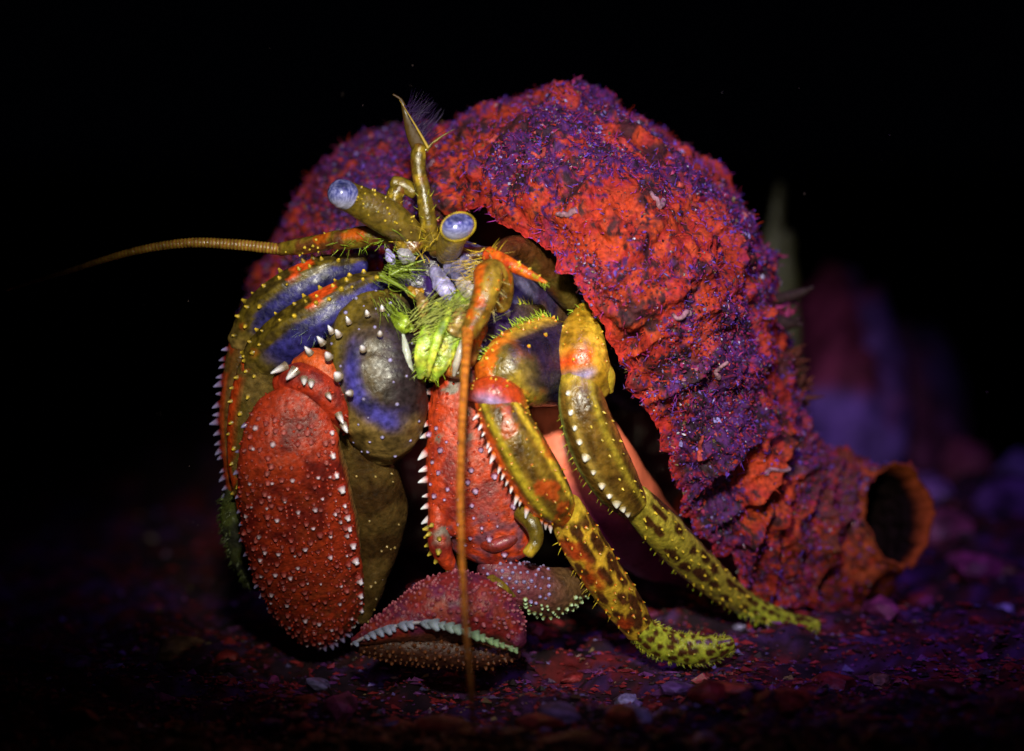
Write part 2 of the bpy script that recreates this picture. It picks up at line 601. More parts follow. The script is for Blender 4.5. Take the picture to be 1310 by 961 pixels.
def shell_disp(S, tt, sg):
    low = ss(tt, 0.50, 0.75)
    ph = tt * 34 + sg * (5 + 9 * ss(tt, 0.72, 0.95)) + (fbm(S * 0.006, 3, 2) - 0.5) * 6
    bl = ss(fbm(S * 0.011, 3, 5), 0.40, 0.58)
    ribs = 1 - np.abs(np.sin(ph * math.pi * 0.5)) ** 0.8
    d = (ribs - 0.5) * (7 + 20 * low * (0.25 + 0.75 * ss(fbm(S * 0.012, 2, 77), 0.35, 0.6))) * (1 - 0.6 * ss(sg, 0.25, 0.6))
    cords = np.sin(sg * 70 + 3 * fbm(S * 0.01, 2, 44))
    d += cords * 2.5 + np.sin(tt * 300 + 5 * fbm(S * 0.012, 2, 46)) * 1.6
    d += (fbm(S * 0.010, 3, 3) - 0.5) * 46
    nb = fbm(S * 0.032, 3, 8)
    d += ss(nb, 0.50, 0.72) * 11
    d += (fbm(S * 0.085, 3, 17) - 0.5) * (5 + 9 * bl)
    d += (fbm(S * 0.22, 3, 27) - 0.5) * (3.5 + 5 * bl)
    return d


DD = shell_disp(S, tt, sg)
rimfade = 0.35 + 0.65 * ss(sg, 0.0, 0.05)
S2 = S + SN * (DD * rimfade)[..., None]
# ragged lip
lipn = (fbm(np.stack([tt[:, 0] * 60, tt[:, 0] * 0, tt[:, 0] * 0], -1), 3, 61) - 0.5) * 30
S2[:, :, :2] += ((I_ - O_)[:, None, :2] / np.linalg.norm((I_ - O_)[:, None, :2], axis=-1, keepdims=True)) * (lipn[:, None] * (1 - ss(sg, 0.0, 0.12)))[..., None]
SN2 = gridn(S2)
th_ = 13.0 * (0.25 + 0.75 * ss(sg, 0, 0.06))
inner = S2 - SN * th_[..., None] - SN * (DD * 0)[..., None]


def shell_col(S):
    bl = fbm(S * 0.011, 3, 5)
    fine = fbm(S * 0.07, 3, 15)
    vf = fbm(S * 0.16, 2, 25)
    c = mixc(np.array([0.29, 0.017, 0.010]), np.array([0.38, 0.042, 0.009]), ss(fine, 0.4, 0.6))
    c = mixc(c, MAG, ss(bl * 0.5 + fine * 0.5, 0.50, 0.58))
    c = mixc(c, np.array([0.060, 0.010, 0.085]), ss(bl * 0.62 + vf * 0.38 + 0.09 * (1 - ss(S[..., 1], 140, 330)), 0.50, 0.56))
    c = mixc(c, np.array([0.022, 0.008, 0.012]), ss(fbm(S * 0.03, 4, 35) , 0.54, 0.62) * 0.9)
    c = mixc(c, np.array([0.015, 0.006, 0.010]), ss(fbm(S * 0.14, 2, 39) , 0.60, 0.70) * 0.9)
    c = mixc(c, np.array([0.42, 0.040, 0.008]), ss(fbm(S * 0.018, 2, 95), 0.60, 0.68) * 0.8)
    br = ss(S[..., 0] + 0.05 * S[..., 1], 985, 1120)
    c = mixc(c, np.array([0.12, 0.026, 0.012]), br * ss(vf, 0.35, 0.55) * 0.9)
    return c


C_out = shell_col(S2)
lipm = (1 - ss(sg, 0.0, 0.035))
C_out = mixc(C_out, np.array([0.60, 0.03, 0.03]), lipm * 0.7)
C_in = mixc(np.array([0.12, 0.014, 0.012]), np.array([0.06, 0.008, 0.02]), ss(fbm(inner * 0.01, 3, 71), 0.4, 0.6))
i = np.arange(NT - 1)[:, None] * NS
j = np.arange(NS - 1)[None]
Fo = np.stack([i + j, i + j + 1, i + NS + j + 1, i + NS + j], -1).reshape(-1, 4)
nv = NT * NS
vo = S2.reshape(-1, 3)
q = vo[Fo]
if np.sum(np.cross(q[:, 2] - q[:, 0], q[:, 3] - q[:, 1]) * SN.reshape(-1, 3)[Fo[:, 0]]) < 0:
    Fo = Fo[:, ::-1]
Fi = Fo[:, ::-1] + nv


def strip(idx, flip):
    a, b = idx[:-1], idx[1:]
    f = np.stack([a, b, b + nv, a + nv], -1)
    return f[:, ::-1] if flip else f


e1 = np.arange(NT) * NS
e2 = e1 + NS - 1
e3 = np.arange(NS)
e4 = e3 + (NT - 1) * NS
st = np.concatenate([strip(e1, False), strip(e2, True), strip(e3, True), strip(e4, False)])
mi = np.concatenate([np.zeros(len(Fo)), np.ones(len(Fi)), np.zeros(len(st))])
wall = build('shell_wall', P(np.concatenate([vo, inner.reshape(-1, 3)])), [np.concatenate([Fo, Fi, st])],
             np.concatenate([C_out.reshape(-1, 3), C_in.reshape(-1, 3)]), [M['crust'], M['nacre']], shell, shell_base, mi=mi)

# open tube at the tail end
TT, TH = 150, 160
tc = cr(np.array([(930, 668, 470, 112), (1000, 682, 520, 106), (1050, 684, 540, 97), (1085, 680, 542, 85), (1112, 671, 536, 71), (1136, 665, 526, 63), (1152, 661, 520, 64)], float), TT)
Ta = nrm(np.gradient(tc[:, :3], axis=0))
blend = ss(np.linspace(0, 1, TT), 0.3, 0.9)[:, None]
Ta = nrm(Ta * (1 - blend) + nrm(np.array([0.80, -0.12, -0.60])) * blend)
Un = nrm(np.cross(Ta, [0, 0, -1.0]))
Un = nrm(Un)
Bn = np.cross(Un, Ta)
th = np.linspace(0, 2 * math.pi, TH, endpoint=False)
ring = np.cos(th)[None, :, None] * Un[:, None] + np.sin(th)[None, :, None] * Bn[:, None]
TS = tc[:, None, :3] + ring * tc[:, 3][:, None, None]
td = (fbm(TS * 0.012, 3, 3) - 0.5) * 34 + ss(fbm(TS * 0.035, 3, 8), 0.5, 0.72) * 14 + (fbm(TS * 0.09, 3, 17) - 0.5) * 10 + (fbm(TS * 0.25, 2, 19) - 0.5) * 4
u_ = np.linspace(0, 1, TT)[:, None]
td = td * (1 - 0.25 * ss(u_, 0.75, 1.0)) + 4 * np.abs(np.sin(u_ * 30 + th[None] * 0.4)) * (1 - ss(u_, 0.75, 1))
TS2 = TS + ring * td[..., None]
TS2 += (Ta[:, None] * ((fbm(np.stack([np.cos(th) * 2, np.sin(th) * 2, th * 0], -1), 4, 81) - 0.5) * 34 * ss(np.linspace(0, 1, TT), 0.8, 1.0)[:, None])[..., None])
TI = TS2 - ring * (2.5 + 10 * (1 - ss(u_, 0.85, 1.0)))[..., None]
Ct = shell_col(TS2)
Ct = mixc(Ct, np.array([0.42, 0.075, 0.015]), ss(u_, 0.72, 0.95) * 0.85 * ss(fbm(TS * 0.06, 3, 91), 0.35, 0.55))
Ci = mixc(np.array([0.008, 0.004, 0.004]), np.array([0.40, 0.08, 0.016]), ss(u_, 0.90, 1.0) * np.ones_like(td))  # shade inside the hole painted as near-black, rim left orange
i = np.arange(TT - 1)[:, None] * TH
j = np.arange(TH)[None]
Fo = np.stack([i + j, i + (j + 1) % TH, i + TH + (j + 1) % TH, i + TH + j], -1).reshape(-1, 4)
q = TS2.reshape(-1, 3)[Fo]
if np.sum(np.cross(q[:, 2] - q[:, 0], q[:, 3] - q[:, 1]) * (q[:, 0] - tc[Fo[:, 0] // TH, :3])) < 0:
    Fo = Fo[:, ::-1]
nv = TT * TH
a = (TT - 1) * TH + np.arange(TH)
b = (TT - 1) * TH + (np.arange(TH) + 1) % TH
st = np.stack([a, b, b + nv, a + nv], -1)
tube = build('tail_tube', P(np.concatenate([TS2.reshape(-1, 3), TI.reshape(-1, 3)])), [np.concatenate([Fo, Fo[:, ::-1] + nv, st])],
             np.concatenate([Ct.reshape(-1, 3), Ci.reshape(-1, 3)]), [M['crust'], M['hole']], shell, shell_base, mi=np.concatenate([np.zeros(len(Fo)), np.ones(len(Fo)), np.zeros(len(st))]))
tube['label'] = 'broken open tail end of the shell with a dark round hole'

# smooth inner fold of the shell behind the walking legs
fold = Limb([(690, 470, 30, 40, 30), (712, 530, 24, 60, 40), (735, 585, 21, 70, 42), (775, 640, 25, 66, 40), (830, 690, 40, 50, 40), (920, 735, 50, 30, 30)], 60, 40, lump=5, lscale=0.02, seed=4)
build('inner_fold', *fold.geo(lambda t, th, G: mixc(np.array([0.92, 0.20, 0.11]), np.array([0.16, 0.012, 0.09]), ss(G[..., 1] - 0.3 * (G[..., 0] - 730), 590, 665))), M['nacre'], shell, shell_base)  # glow painted into the upper colour, fading to dark purple below

# grit and algal turf caught on the shell
def pick(n, seed, dens):
    r = np.random.default_rng(seed)
    out = []
    pos = np.concatenate([S2.reshape(-1, 3), TS2.reshape(-1, 3)])
    TSN = nrm(TS2 - tc[:, None, :3])
    nor = np.concatenate([SN2.reshape(-1, 3), TSN.reshape(-1, 3)])
    area = np.concatenate([np.linalg.norm(np.cross(np.gradient(S, axis=0), np.gradient(S, axis=1)), axis=-1).ravel(),
                           np.linalg.norm(np.cross(np.gradient(TS, axis=0), np.gradient(TS, axis=1)), axis=-1).ravel() * ss(u_ * np.ones_like(td), 0.3, 0.35).ravel()])
    w = area * dens(pos, nor)
    idx = r.choice(len(pos), n, p=w / w.sum())
    return pos[idx] + r.normal(size=(n, 3)) * 1.2, nor[idx], r


def grit_d(p, n):
    bl = fbm(p * 0.011, 3, 5)
    front = 0.15 + 0.85 * (n[:, 2] < 0.35)
    top = 0.10 + 0.90 * ss(bl * 0.6 + fbm(p * 0.04, 3, 55) * 0.4, 0.42, 0.56)
    return front * top


gp, gn, r = pick(46000, 3, grit_d)
k = r.random(len(gp))
pal = np.array([[0.10, 0.04, 0.34], [0.24, 0.20, 0.50], [0.24, 0.014, 0.08], [0.02, 0.008, 0.02], [0.50, 0.48, 0.66], [0.36, 0.03, 0.012], [0.16, 0.11, 0.04]])
pi = np.searchsorted([0.24, 0.28, 0.54, 0.80, 0.808, 0.96], k)
gc = pal[pi] * r.uniform(0.5, 1.25, (len(gp), 1))
gs = r.gamma(2.0, 0.48, len(gp)) + 0.6
g = build('encrusting_grit', *chips_geo(gp + gn * 1.0, gn, gs, gc, (0.3, 1.1), 7), M['grit'], shell, shell_base, smooth=False)
g['kind'] = 'stuff'
hp, hn, r = pick(12000, 13, lambda p, n: (0.2 + 0.8 * (n[:, 2] < 0.4)) * (0.3 + 0.7 * ss(fbm(p * 0.02, 3, 66), 0.45, 0.6)))
par = []
for p_, n_ in zip(hp, hn):
    d = nrm(n_ + 0.8 * r.normal(size=3))
    L = r.uniform(3, 8)
    c = [MAG, RED, VIO, np.array([0.30, 0.03, 0.25]), np.array([0.10, 0.02, 0.03])][r.integers(5)]
    par.append(hair_geo(p_ - d, p_ + d * L, r.uniform(0.5, 1.2), c, c * 1.2, r.normal(size=3) * 3, 3, 3))
g = build('algal_turf', *merge(par), M['crust'], shell, shell_base)
g['kind'] = 'stuff'

# small chalky worm tubes cemented to the shell
r = np.random.default_rng(41)
for (ti, si, rr_) in [(0.47, 0.10, 4.5), (0.42, 0.22, 3.5), (0.52, 0.30, 4.0), (0.60, 0.17, 4.0), (0.36, 0.30, 4.0), (0.66, 0.26, 3.5), (0.72, 0.12, 3.5), (0.30, 0.20, 3.5), (0.55, 0.40, 4.0), (0.80, 0.30, 3.5)]:
    a_, b_ = ti * (NT - 1), si * (NS - 1)
    pts = []
    ang = r.uniform(0, 6.3)
    for k_ in range(9):
        ia, ib = int(np.clip(a_, 1, NT - 2)), int(np.clip(b_, 1, NS - 2))
        p_ = S2[ia, ib] + SN[ia, ib] * rr_ * 0.5
        pts.append((p_[0], p_[1], p_[2] / 10, rr_ * (0.6 + 0.05 * k_), rr_ * (0.6 + 0.05 * k_)))
        ang += r.normal() * 0.5 + 0.25
        a_ += math.cos(ang) * 2.2
        b_ += math.sin(ang) * 2.6
    cw = np.array([0.42, 0.06, 0.05]) if r.random() < 0.6 else np.array([0.32, 0.16, 0.20])
    build('worm_tube', *Limb(pts, 40, 10, cap=(0.4, 0.1), lump=0.6, lscale=0.3).geo(lambda t, th, G, cw=cw: mixc(cw * 0.6, cw, ss(fbm(G * 0.15, 2, 3), 0.4, 0.6))), M['crust'], shell, shell_base)

# dark shaggy tufts on the far right edge and spikes on top
r = np.random.default_rng(5)
for (x, y, d, n_, L) in [(1014, 505, 46, 60, 30), (1004, 468, 44, 60, 28), (972, 335, 42, 40, 18), (735, 146, 36, 40, 14), (690, 152, 36, 30, 12), (445, 205, 58, 40, 18), (655, 158, 38, 30, 10), (992, 400, 42, 30, 16)]:
    par = []
    for _ in range(n_):
        p0 = np.array([x, y, d * 10.0]) + r.normal(size=3) * [9, 13, 14]
        dr = nrm(nrm(np.array([x - 760, y - 520, 0.0])) + 0.7 * r.normal(size=3))
        c = (np.array([0.09, 0.02, 0.010]) if x > 1000 else np.array([0.30, 0.03, 0.12])) * r.uniform(0.5, 1.4)
        par.append(hair_geo(p0 - dr * 8, p0 + dr * L * r.uniform(0.2, 0.75), r.uniform(3, 6), c, c, r.normal(size=3) * 4, 5, 4))
    build('algae_tuft', *merge(par), M['crust'], shell, shell_base)
for (x, y, d, x2, y2) in [(990, 385, 41, 1040, 368), (988, 405, 41, 1026, 416), (990, 418, 41, 1022, 408)]:
    build('dark_shard', *Limb([(x - 12, y, d, 6, 5), ((x + x2) / 2, (y + y2) / 2 + 2, d - 1, 7, 5), (x2, y2, d - 2, 3, 3)], 12, 8, lump=3, lscale=0.1).geo(np.array([0.02, 0.008, 0.008])), M['crust'], shell, shell_base)

# ================================================================== CRAB
crab_base = P(ground_px(560, 858))
crab = link('hermit_crab', None)
crab.location = Vector(crab_base)
crab['label'] = 'hermit crab with red spiny claws and banded yellow legs, reaching out of the shell'
crab['category'] = 'crab'


def part(name, geos, mat='chitin', parent=None, label=None):
    if isinstance(geos, tuple):
        geos = [geos]
    o = build(name, *merge(geos), M[mat], parent if parent is not None else crab, crab_base)
    if label:
        o['label'] = label
    return o


def bristles(limb, n, trange, thr, L, c0, c1, rad=1.0, seed=0, lean=0.5, jit=0.35):
    r = np.random.default_rng(seed)
    out = []
    for _ in range(n):
        p, nn, T = limb.at(r.uniform(*trange), r.uniform(*thr))
        d = nrm(nn + T * lean + jit * r.normal(size=3))
        l_ = L * r.uniform(0.6, 1.3)
        out.append(hair_geo(p - nn * 1, p + d * l_, rad * r.uniform(0.7, 1.3), c0, c1, T * l_ * 0.2, 4, 4))
    return out


def bumps(limb, n, trange, thr, rr, c0, c1, seed=0, hgt=1.3, lean=0.2, mind=0.0):
    r = np.random.default_rng(seed)
    out, ps = [], []
    tries = 0
    while len(out) < n and tries < n * 30:
        tries += 1
        p, nn, T = limb.at(r.uniform(*trange), r.uniform(*thr))
        if mind and any(np.sum((p - q) ** 2) < mind**2 for q in ps):
            continue
        ps.append(p)
        k = r.uniform(*rr)
        out.append(spine_geo(p, nn + T * lean, k, k * hgt * r.uniform(0.8, 1.3), c0, c1, n=7, blunt=0.5))
    return out


def teeth(name, limb, ts, th, r0, L, c0, c1, parent, lean=0.4, seed=0, jit=0.12, blunt=0.25):
    r = np.random.default_rng(seed)
    for k, t in enumerate(ts):
        p, nn, T = limb.at(t, th if np.isscalar(th) else th[k])
        s_ = r.uniform(0.65, 1.25)
        t = t + r.uniform(-0.012, 0.012)
        p, nn, T = limb.at(t, th if np.isscalar(th) else th[k])
        d = nrm(nn + T * lean + jit * r.normal(size=3))
        part(name, spine_geo(p, d, r0 * s_, L * s_, c0, c1, T * 0.15, 8, blunt=blunt), 'tooth', parent)


# ---- body
def body_col(t, th, G):
    n = fbm(G * 0.03, 3, 4)
    c = mixc(DPUR, LAV * 0.25, ss(n, 0.5, 0.62) * (1 - ss(t, 0.15, 0.45)))
    return mixc(c, np.array([0.10, 0.05, 0.02]), ss(fbm(G * 0.05, 2, 9), 0.55, 0.65))


bd = Limb([(540, 345, 7, 50, 30), (580, 365, 9, 60, 45), (640, 385, 14, 62, 55), (700, 410, 24, 65, 60), (760, 440, 40, 70, 60), (820, 470, 55, 60, 50)], 60, 36, lump=4, lscale=0.05)
body = part('body', [bd.geo(body_col)] + bumps(bd, 90, (0.3, 0.75), (60, 200), (1.5, 3.4), DPUR * 2, LAV, 3, 0.7))
# rostral plate and carapace edge over the eyes
rp = Limb([(555, 322, 3, 7, 14), (590, 327, 2, 11, 20), (630, 326, 3, 10, 22), (665, 322, 8, 20, 30), (705, 350, 12, 22, 30), (730, 385, 14, 14, 20)], 40, 20, lump=3)
part('carapace_plate', [rp.geo(lambda t, th, G: mixc(BROWN * 1.2, DOLIVE * 1.3, ss(fbm(G * 0.04, 3, 2), 0.4, 0.6)))])

# ---- eyestalks
def stalk_col(t, th, G):
    c = mixc(DOLIVE * 1.7, OLIVE * 0.8, ss(fbm(G * 0.05, 3, 1), 0.4, 0.6))
    return mixc(c, LAV, ss(np.cos(np.radians(th - 235)), 0.55, 0.9) * ss(t, 0.25, 0.5))


es = Limb([(533, 302, 2, 14, 14), (508, 286, 1, 22, 20), (480, 269, 0, 23, 21), (455, 256, -1, 20, 19), (440, 249, -2, 19, 18)], 40, 28)
st1 = part('eyestalk', [es.geo(stalk_col)] + bumps(es, 26, (0.1, 0.95), (0, 130), (1.2, 2.2), OLIVE, YEL, 3, 1.4), label='long olive eyestalk leaning to the left with a blue eye')


def eye_geo(pts, **k):
    L = Limb(pts, 24, 32, cap=(0.3, 0.75), **k)

    def col(t, th, G):
        n = vnoise(G * 0.55, 6) * .6 + vnoise(G * 1.1, 8) * .4
        yy = (G[..., 1] - G[..., 1].min()) / np.ptp(G[..., 1])
        c = mixc(np.array([0.04, 0.05, 0.24]), np.array([0.24, 0.25, 0.56]), ss(n, 0.42, 0.56))
        c = mixc(c, np.array([0.50, 0.49, 0.62]), ss(yy, 0.45, 1.0) * 0.75)
        return mixc(c, np.array([0.012, 0.014, 0.05]), (1 - ss(np.hypot((yy - 0.2) * 1.4, (G[..., 0] - G[..., 0].mean()) / 60), 0.05, 0.30)) * 0.85)
    return L, L.geo(col)


L, g = eye_geo([(446, 252, -1.8, 18, 17), (438, 248, -2.4, 19, 18), (433, 246, -2.8, 17, 16)])
part('eye', g, 'eye', st1)
es2 = Limb([(572, 325, 2, 15, 15), (576, 314, -1, 18, 17), (580, 303, -4, 19, 17), (584, 296, -6, 17, 19)], 24, 28, ref=(1, 0, 0))
st2 = part('eyestalk', [es2.geo(mixc(YEL * 0.6, TAN, 0.4))], label='short eyestalk pointing at the viewer with a pale oval eye')
L, g = eye_geo([(584, 294, -6.0, 15.5, 20), (586, 290, -7.2, 16.5, 21.5), (587, 288, -7.6, 15.5, 20)], ref=(1, -0.35, 0))
part('eye', g, 'eye', st2)
tor = []
for a in np.linspace(0, 2 * math.pi, 40, endpoint=False):
    b = a + 2 * math.pi / 40
    f_ = lambda q: np.array([586 + 22.5 * 0.94 * math.cos(q) + 17.5 * 0.34 * math.sin(q), 290 - 22.5 * 0.34 * math.cos(q) + 17.5 * 0.94 * math.sin(q), -72.0])
    tor.append(hair_geo(f_(a), f_(b) + (f_(b) - f_(a)) * 0.2, 1.9, YEL * 0.8, YEL * 0.8, n=5, k=2))
part('eye_rim', tor, 'chitin', st2)

# ---- antennules
def olive_col(t, th, G):
    c = mixc(OLIVE * 0.75, np.array([0.16, 0.06, 0.010]), ss(fbm(G * 0.04, 3, 3), 0.42, 0.6))
    return mixc(c, YEL * 0.5, ss(fbm(G * 0.12, 2, 5), 0.62, 0.70))


a1 = Limb([(553, 316, 2, 11, 10), (547, 278, 1, 11, 10), (541, 240, 1, 9, 9)], 30, 18)
a1b = Limb([(541, 242, 1, 10, 9), (536, 222, 1, 9.5, 9), (535, 198, 1, 10, 9), (537, 188, 1, 8, 8)], 24, 18)
bl = Limb([(538, 190, 1, 11, 3), (529, 172, 1.5, 9.5, 3), (520, 148, 2, 5, 2.5), (513, 128, 2, 2, 2), (503, 121, 2, 1.2, 1.2)], 30, 12)
an = part('antennule', [a1.geo(olive_col), a1b.geo(olive_col)] + bristles(a1, 16, (0, 0.9), (0, 180), 9, YEL, GREEN, 0.8, 3),
          label='tall upright antennule with a feathery tip')
part('plume', [bl.geo(mixc(OLIVE * 0.35, BROWN, 0.4)), hair_geo((548, 190, 5), (513, 126, 15), 2.2, YEL * 0.6, YEL * 0.5, (-2, 2, 0), 6, 8)]
     + [hair_geo((540 - u * 26, 186 - u * 56, 14), (560 - u * 26 + 12 * math.sin(u * 83), 158 - u * 30 + 8 * math.sin(u * 51), 30 + 25 * math.sin(u * 40)), 0.6, (0.05, 0.02, 0.10), (0.02, 0.012, 0.05), (0, -6 + 8 * math.sin(u * 67), 0), 3, 5) for u in np.linspace(0, 0.9, 110)],
     'hair', an)
part('side_branch', [hair_geo((545, 192, 8), (556, 180, 5), 3.5, OLIVE, OLIVE), hair_geo((555, 182, 5), (580, 162, 5), 2.2, OLIVE, OLIVE * 0.5, (2, 3, 0), 5, 7)], 'chitin', an)
b1 = Limb([(530, 318, 2, 18, 14), (514, 300, 2, 15, 12), (506, 275, 3, 11, 10), (505, 250, 3, 11, 10), (512, 240, 3, 10, 9)], 30, 18)
b2 = Limb([(503, 233, 3, 8, 7), (515, 237, 3, 10, 8), (530, 246, 3, 9, 7)], 20, 16)
an2 = part('antennule', [b1.geo(olive_col)] + bristles(b1, 30, (0.1, 0.9), (0, 180), 6, YEL, YEL, 0.7, 4), label='short folded antennule beside the upright one')
part('club', [b2.geo(OLIVE)], 'chitin', an2)

# ---- antennae
def ped_col(t, th, G):
    c = mixc(OLIVE, BROWN * 1.6, ss(fbm(G * 0.06, 3, 7), 0.45, 0.6))
    return mixc(c, ORANGE * 0.6, ss(fbm(G * 0.05, 2, 17), 0.58, 0.66))


p1 = Limb([(500, 300, 4, 12, 12), (465, 303, 5, 14, 12), (430, 308, 6, 13, 11)], 30, 18, lump=2)
p2 = Limb([(432, 306, 6, 11, 10), (395, 314, 8, 11, 10), (358, 319, 10, 9, 8)], 30, 18, lump=2)
ant = part('antenna', [p1.geo(ped_col), p2.geo(ped_col)] + bristles(p1, 36, (0, 1), (90, 220), 13, GREEN * .6, GREEN * .8, 0.7, 8, 0.5, 0.6) + bumps(p2, 10, (0.1, 0.9), (0, 180), (1, 2), YEL, YEL, 2), label='long whip antenna stretching out to the left')


def whip_rad(n_):
    return lambda t, th: 1 + 0.09 * np.sin(t * n_ * 2 * math.pi)


def whip_col(n_, a, b):
    return lambda t, th, G: mixc(np.array(a), np.array(b), 0.5 + 0.5 * np.sin(t * n_ * 2 * math.pi))


w1 = Limb([(358, 319, 10, 7.5, 7.5), (300, 313, 11, 7, 7), (240, 311, 12, 6.2, 6.2), (170, 322, 14, 5, 5), (90, 346, 17, 3.4, 3.4), (8, 371, 20, 1.6, 1.6)], 420, 10, rad=lambda t, th: 1 + 0.05 * np.sin(t * 80 * 2 * math.pi))
part('whip', [w1.geo(whip_col(80, BROWN * 4.0, OLIVE * 1.9))], 'chitin', ant)


def amber(t, th, G):
    c = mixc(np.array([0.17, 0.085, 0.009]), np.array([0.30, 0.19, 0.02]), ss(fbm(G * 0.05, 3, 3), 0.42, 0.6))
    return mixc(c, ORANGE * .8, ss(fbm(G * 0.07, 2, 13), 0.60, 0.68))


q1 = Limb([(640, 388, -1, 14, 14), (638, 362, -4, 20, 18), (627, 350, -6, 20, 18), (622, 372, -8, 18, 16), (612, 402, -9, 15, 14), (600, 425, -10, 12, 12)], 50, 24, lump=2)
ant2 = part('antenna', [q1.geo(amber)] + bristles(q1, 60, (0.2, 0.8), (150, 330), 11, YEL, (0.5, 0.5, 0.3), 0.8, 18) + bumps(q1, 14, (0.3, 1), (40, 140), (1.2, 2.2), YEL, ORANGE, 5),
            label='amber antenna hanging straight down in front of the claws')
w2 = Limb([(599, 420, -10, 9, 9), (596, 455, -14, 6, 6), (591, 540, -20, 5, 5), (589, 640, -28, 4.5, 4.5), (593, 760, -35, 4, 4), (601, 860, -39, 3.5, 3.5), (606, 925, -41, 2.6, 2.6)], 320, 12, rad=lambda t, th: 1 + 0.03 * np.sin(t * 314))
part('whip', [w2.geo(whip_col(50, (0.50, 0.17, 0.02), (0.42, 0.12, 0.015)))], 'chitin', ant2)
ac = Limb([(625, 326, -2, 11, 10), (650, 337, -4, 9, 8), (675, 350, -5, 6.5, 6), (699, 362, -6, 2, 2)], 30, 16)
part('antennal_scale', [ac.geo(lambda t, th, G: mixc(ORANGE, np.array([0.5, 0.05, 0.01]), ss(fbm(G * .1, 2, 1), .4, .6)))] + bumps(ac, 14, (0.2, 0.9), (40, 180), (1.3, 2.2), YEL, YEL, 4)
     + bristles(ac, 12, (0.9, 1.0), (0, 360), 9, GREEN, GREEN, 0.8, 5) + bristles(ac, 20, (0.0, 0.15), (0, 360), 16, YEL, YEL * .6, 0.7, 6), 'chitin', ant2)

# ---- mouthparts
mp = Limb([(592, 374, -1, 8, 3), (580, 405, -3, 15, 3), (568, 440, -3.5, 18, 3), (558, 468, -3.5, 14, 3), (551, 486, -3, 6, 2)], 40, 24, lump=2,
          rad=lambda t, th: 1 + 0.02 * np.sin(t * 150))
mo = part('mouthpart', [mp.geo(lambda t, th, G: mixc(mixc(np.array([0.34, 0.50, 0.04]), np.array([0.58, 0.56, 0.06]), ss(fbm(G * 0.05, 3, 2), 0.4, 0.6)), np.array([0.07, 0.12, 0.02]), ss(np.sin(th * .35 + t * 6), 0.2, 1.0) * 0.7))]
          + bristles(mp, 70, (0.0, 0.35), (0, 180), 22, GREEN * .7, (0.4, 0.42, 0.18), 0.9, 9, 0.2, 0.6) + bristles(mp, 30, (0.3, 1.0), (-30, 30), 11, GREEN, GREEN, 0.6, 19, 0.5, 0.5) + bristles(mp, 20, (0.3, 1.0), (150, 210), 12, GREEN, GREEN, 0.8, 29, 0.5, 0.5), label='bright yellow-green feeding limb with fringed edge')
mgc = lambda t, th, G: mixc(mixc(np.array([0.34, 0.50, 0.04]), np.array([0.60, 0.58, 0.07]), ss(fbm(G * 0.06, 3, 5), 0.4, 0.6)), np.array([0.06, 0.10, 0.02]), ss(np.sin(th * .3 + t * 9), 0.2, 1.0) * 0.7)
for pts in ([(560, 388, 0, 5, 2), (550, 420, -3, 10, 2.5), (541, 452, -4, 11, 2.5), (538, 484, -3, 4, 2)], [(576, 395, -4, 3, 2), (562, 428, -6, 6, 2), (552, 458, -6, 5, 2), (547, 482, -5, 2, 1.5)]):
    fr = Limb(pts, 40, 18, lump=0.8, lscale=0.1)
    part('frond', [fr.geo(mgc)] + bristles(fr, 45, (0.05, 1.0), (-40, 40), 11, GREEN, GREEN * 1.1, 0.5, 5, 0.8, 0.35) + bristles(fr, 45, (0.05, 1.0), (140, 220), 11, GREEN, GREEN * 1.1, 0.55, 6, 0.6, 0.5), 'chitin', mo)
part('pale_rod', [Limb([(514, 425, -1, 2.5, 3), (519, 445, -2, 5, 4), (523, 468, -2, 5.5, 4), (528, 484, -2, 3, 3)], 24, 12, lump=1.2, lscale=0.15).geo(WHITE * [0.55, 0.6, 0.45])], 'tooth', mo)
part('pale_rod', [Limb([(596, 425, -2, 2.5, 3), (590, 445, -4, 4.5, 4), (584, 465, -4, 4.5, 4), (581, 480, -3, 2.5, 3)], 24, 12, lump=1.2, lscale=0.15).geo(WHITE * [0.6, 0.55, 0.45])], 'tooth', mo)
for (pts, c) in [([(556, 345, 1, 8, 8), (566, 365, 0, 12, 8), (580, 382, -1, 8, 6)], LAV * .8), ([(575, 340, 2, 14, 8), (595, 345, 0, 20, 9), (612, 345, 0, 10, 8)], LAV * 0.4),
                 ([(590, 360, -1, 8, 8), (600, 372, -2, 10, 8), (612, 372, -2, 7, 6)], WHITE * [0.9, 0.8, 0.7]), ([(512, 323, 1, 6, 6), (520, 329, 0, 9, 7), (528, 333, 0, 5, 5)], WHITE * .6),
                 ([(497, 322, 1, 4, 5), (500, 331, 0, 6, 6), (502, 340, 1, 3, 4)], LAV), ([(520, 350, 2, 16, 12), (535, 365, 2, 18, 12), (548, 378, 2, 12, 10)], VIO * 0.35),
                 ([(538, 378, -1, 6, 6), (541, 392, -2, 7, 6), (540, 404, -2, 5, 5)], TAN * 1.2), ([(600, 395, -2, 6, 6), (590, 405, -4, 12, 8), (580, 425, -4, 12, 8)], TAN * 1.2),
                 ([(505, 405, 0, 8, 6), (515, 415, -1, 12, 8), (526, 420, -1, 6, 6)], GREEN * 0.8), ([(520, 372, 1, 5, 5), (530, 374, 0, 7, 6), (540, 372, 0, 5, 5)], ORANGE * 0.5 + GREEN * 0.3)]:
    part('mouth_plate', [Limb(pts, 30, 24, lump=4, lscale=0.12).geo(lambda t, th, G, c=c: mixc(np.array(c) * 0.5, np.array(c), ss(fbm(G * 0.09, 3, 3), 0.42, 0.56)))], 'chitin', mo)
r = np.random.default_rng(21)
hs = []
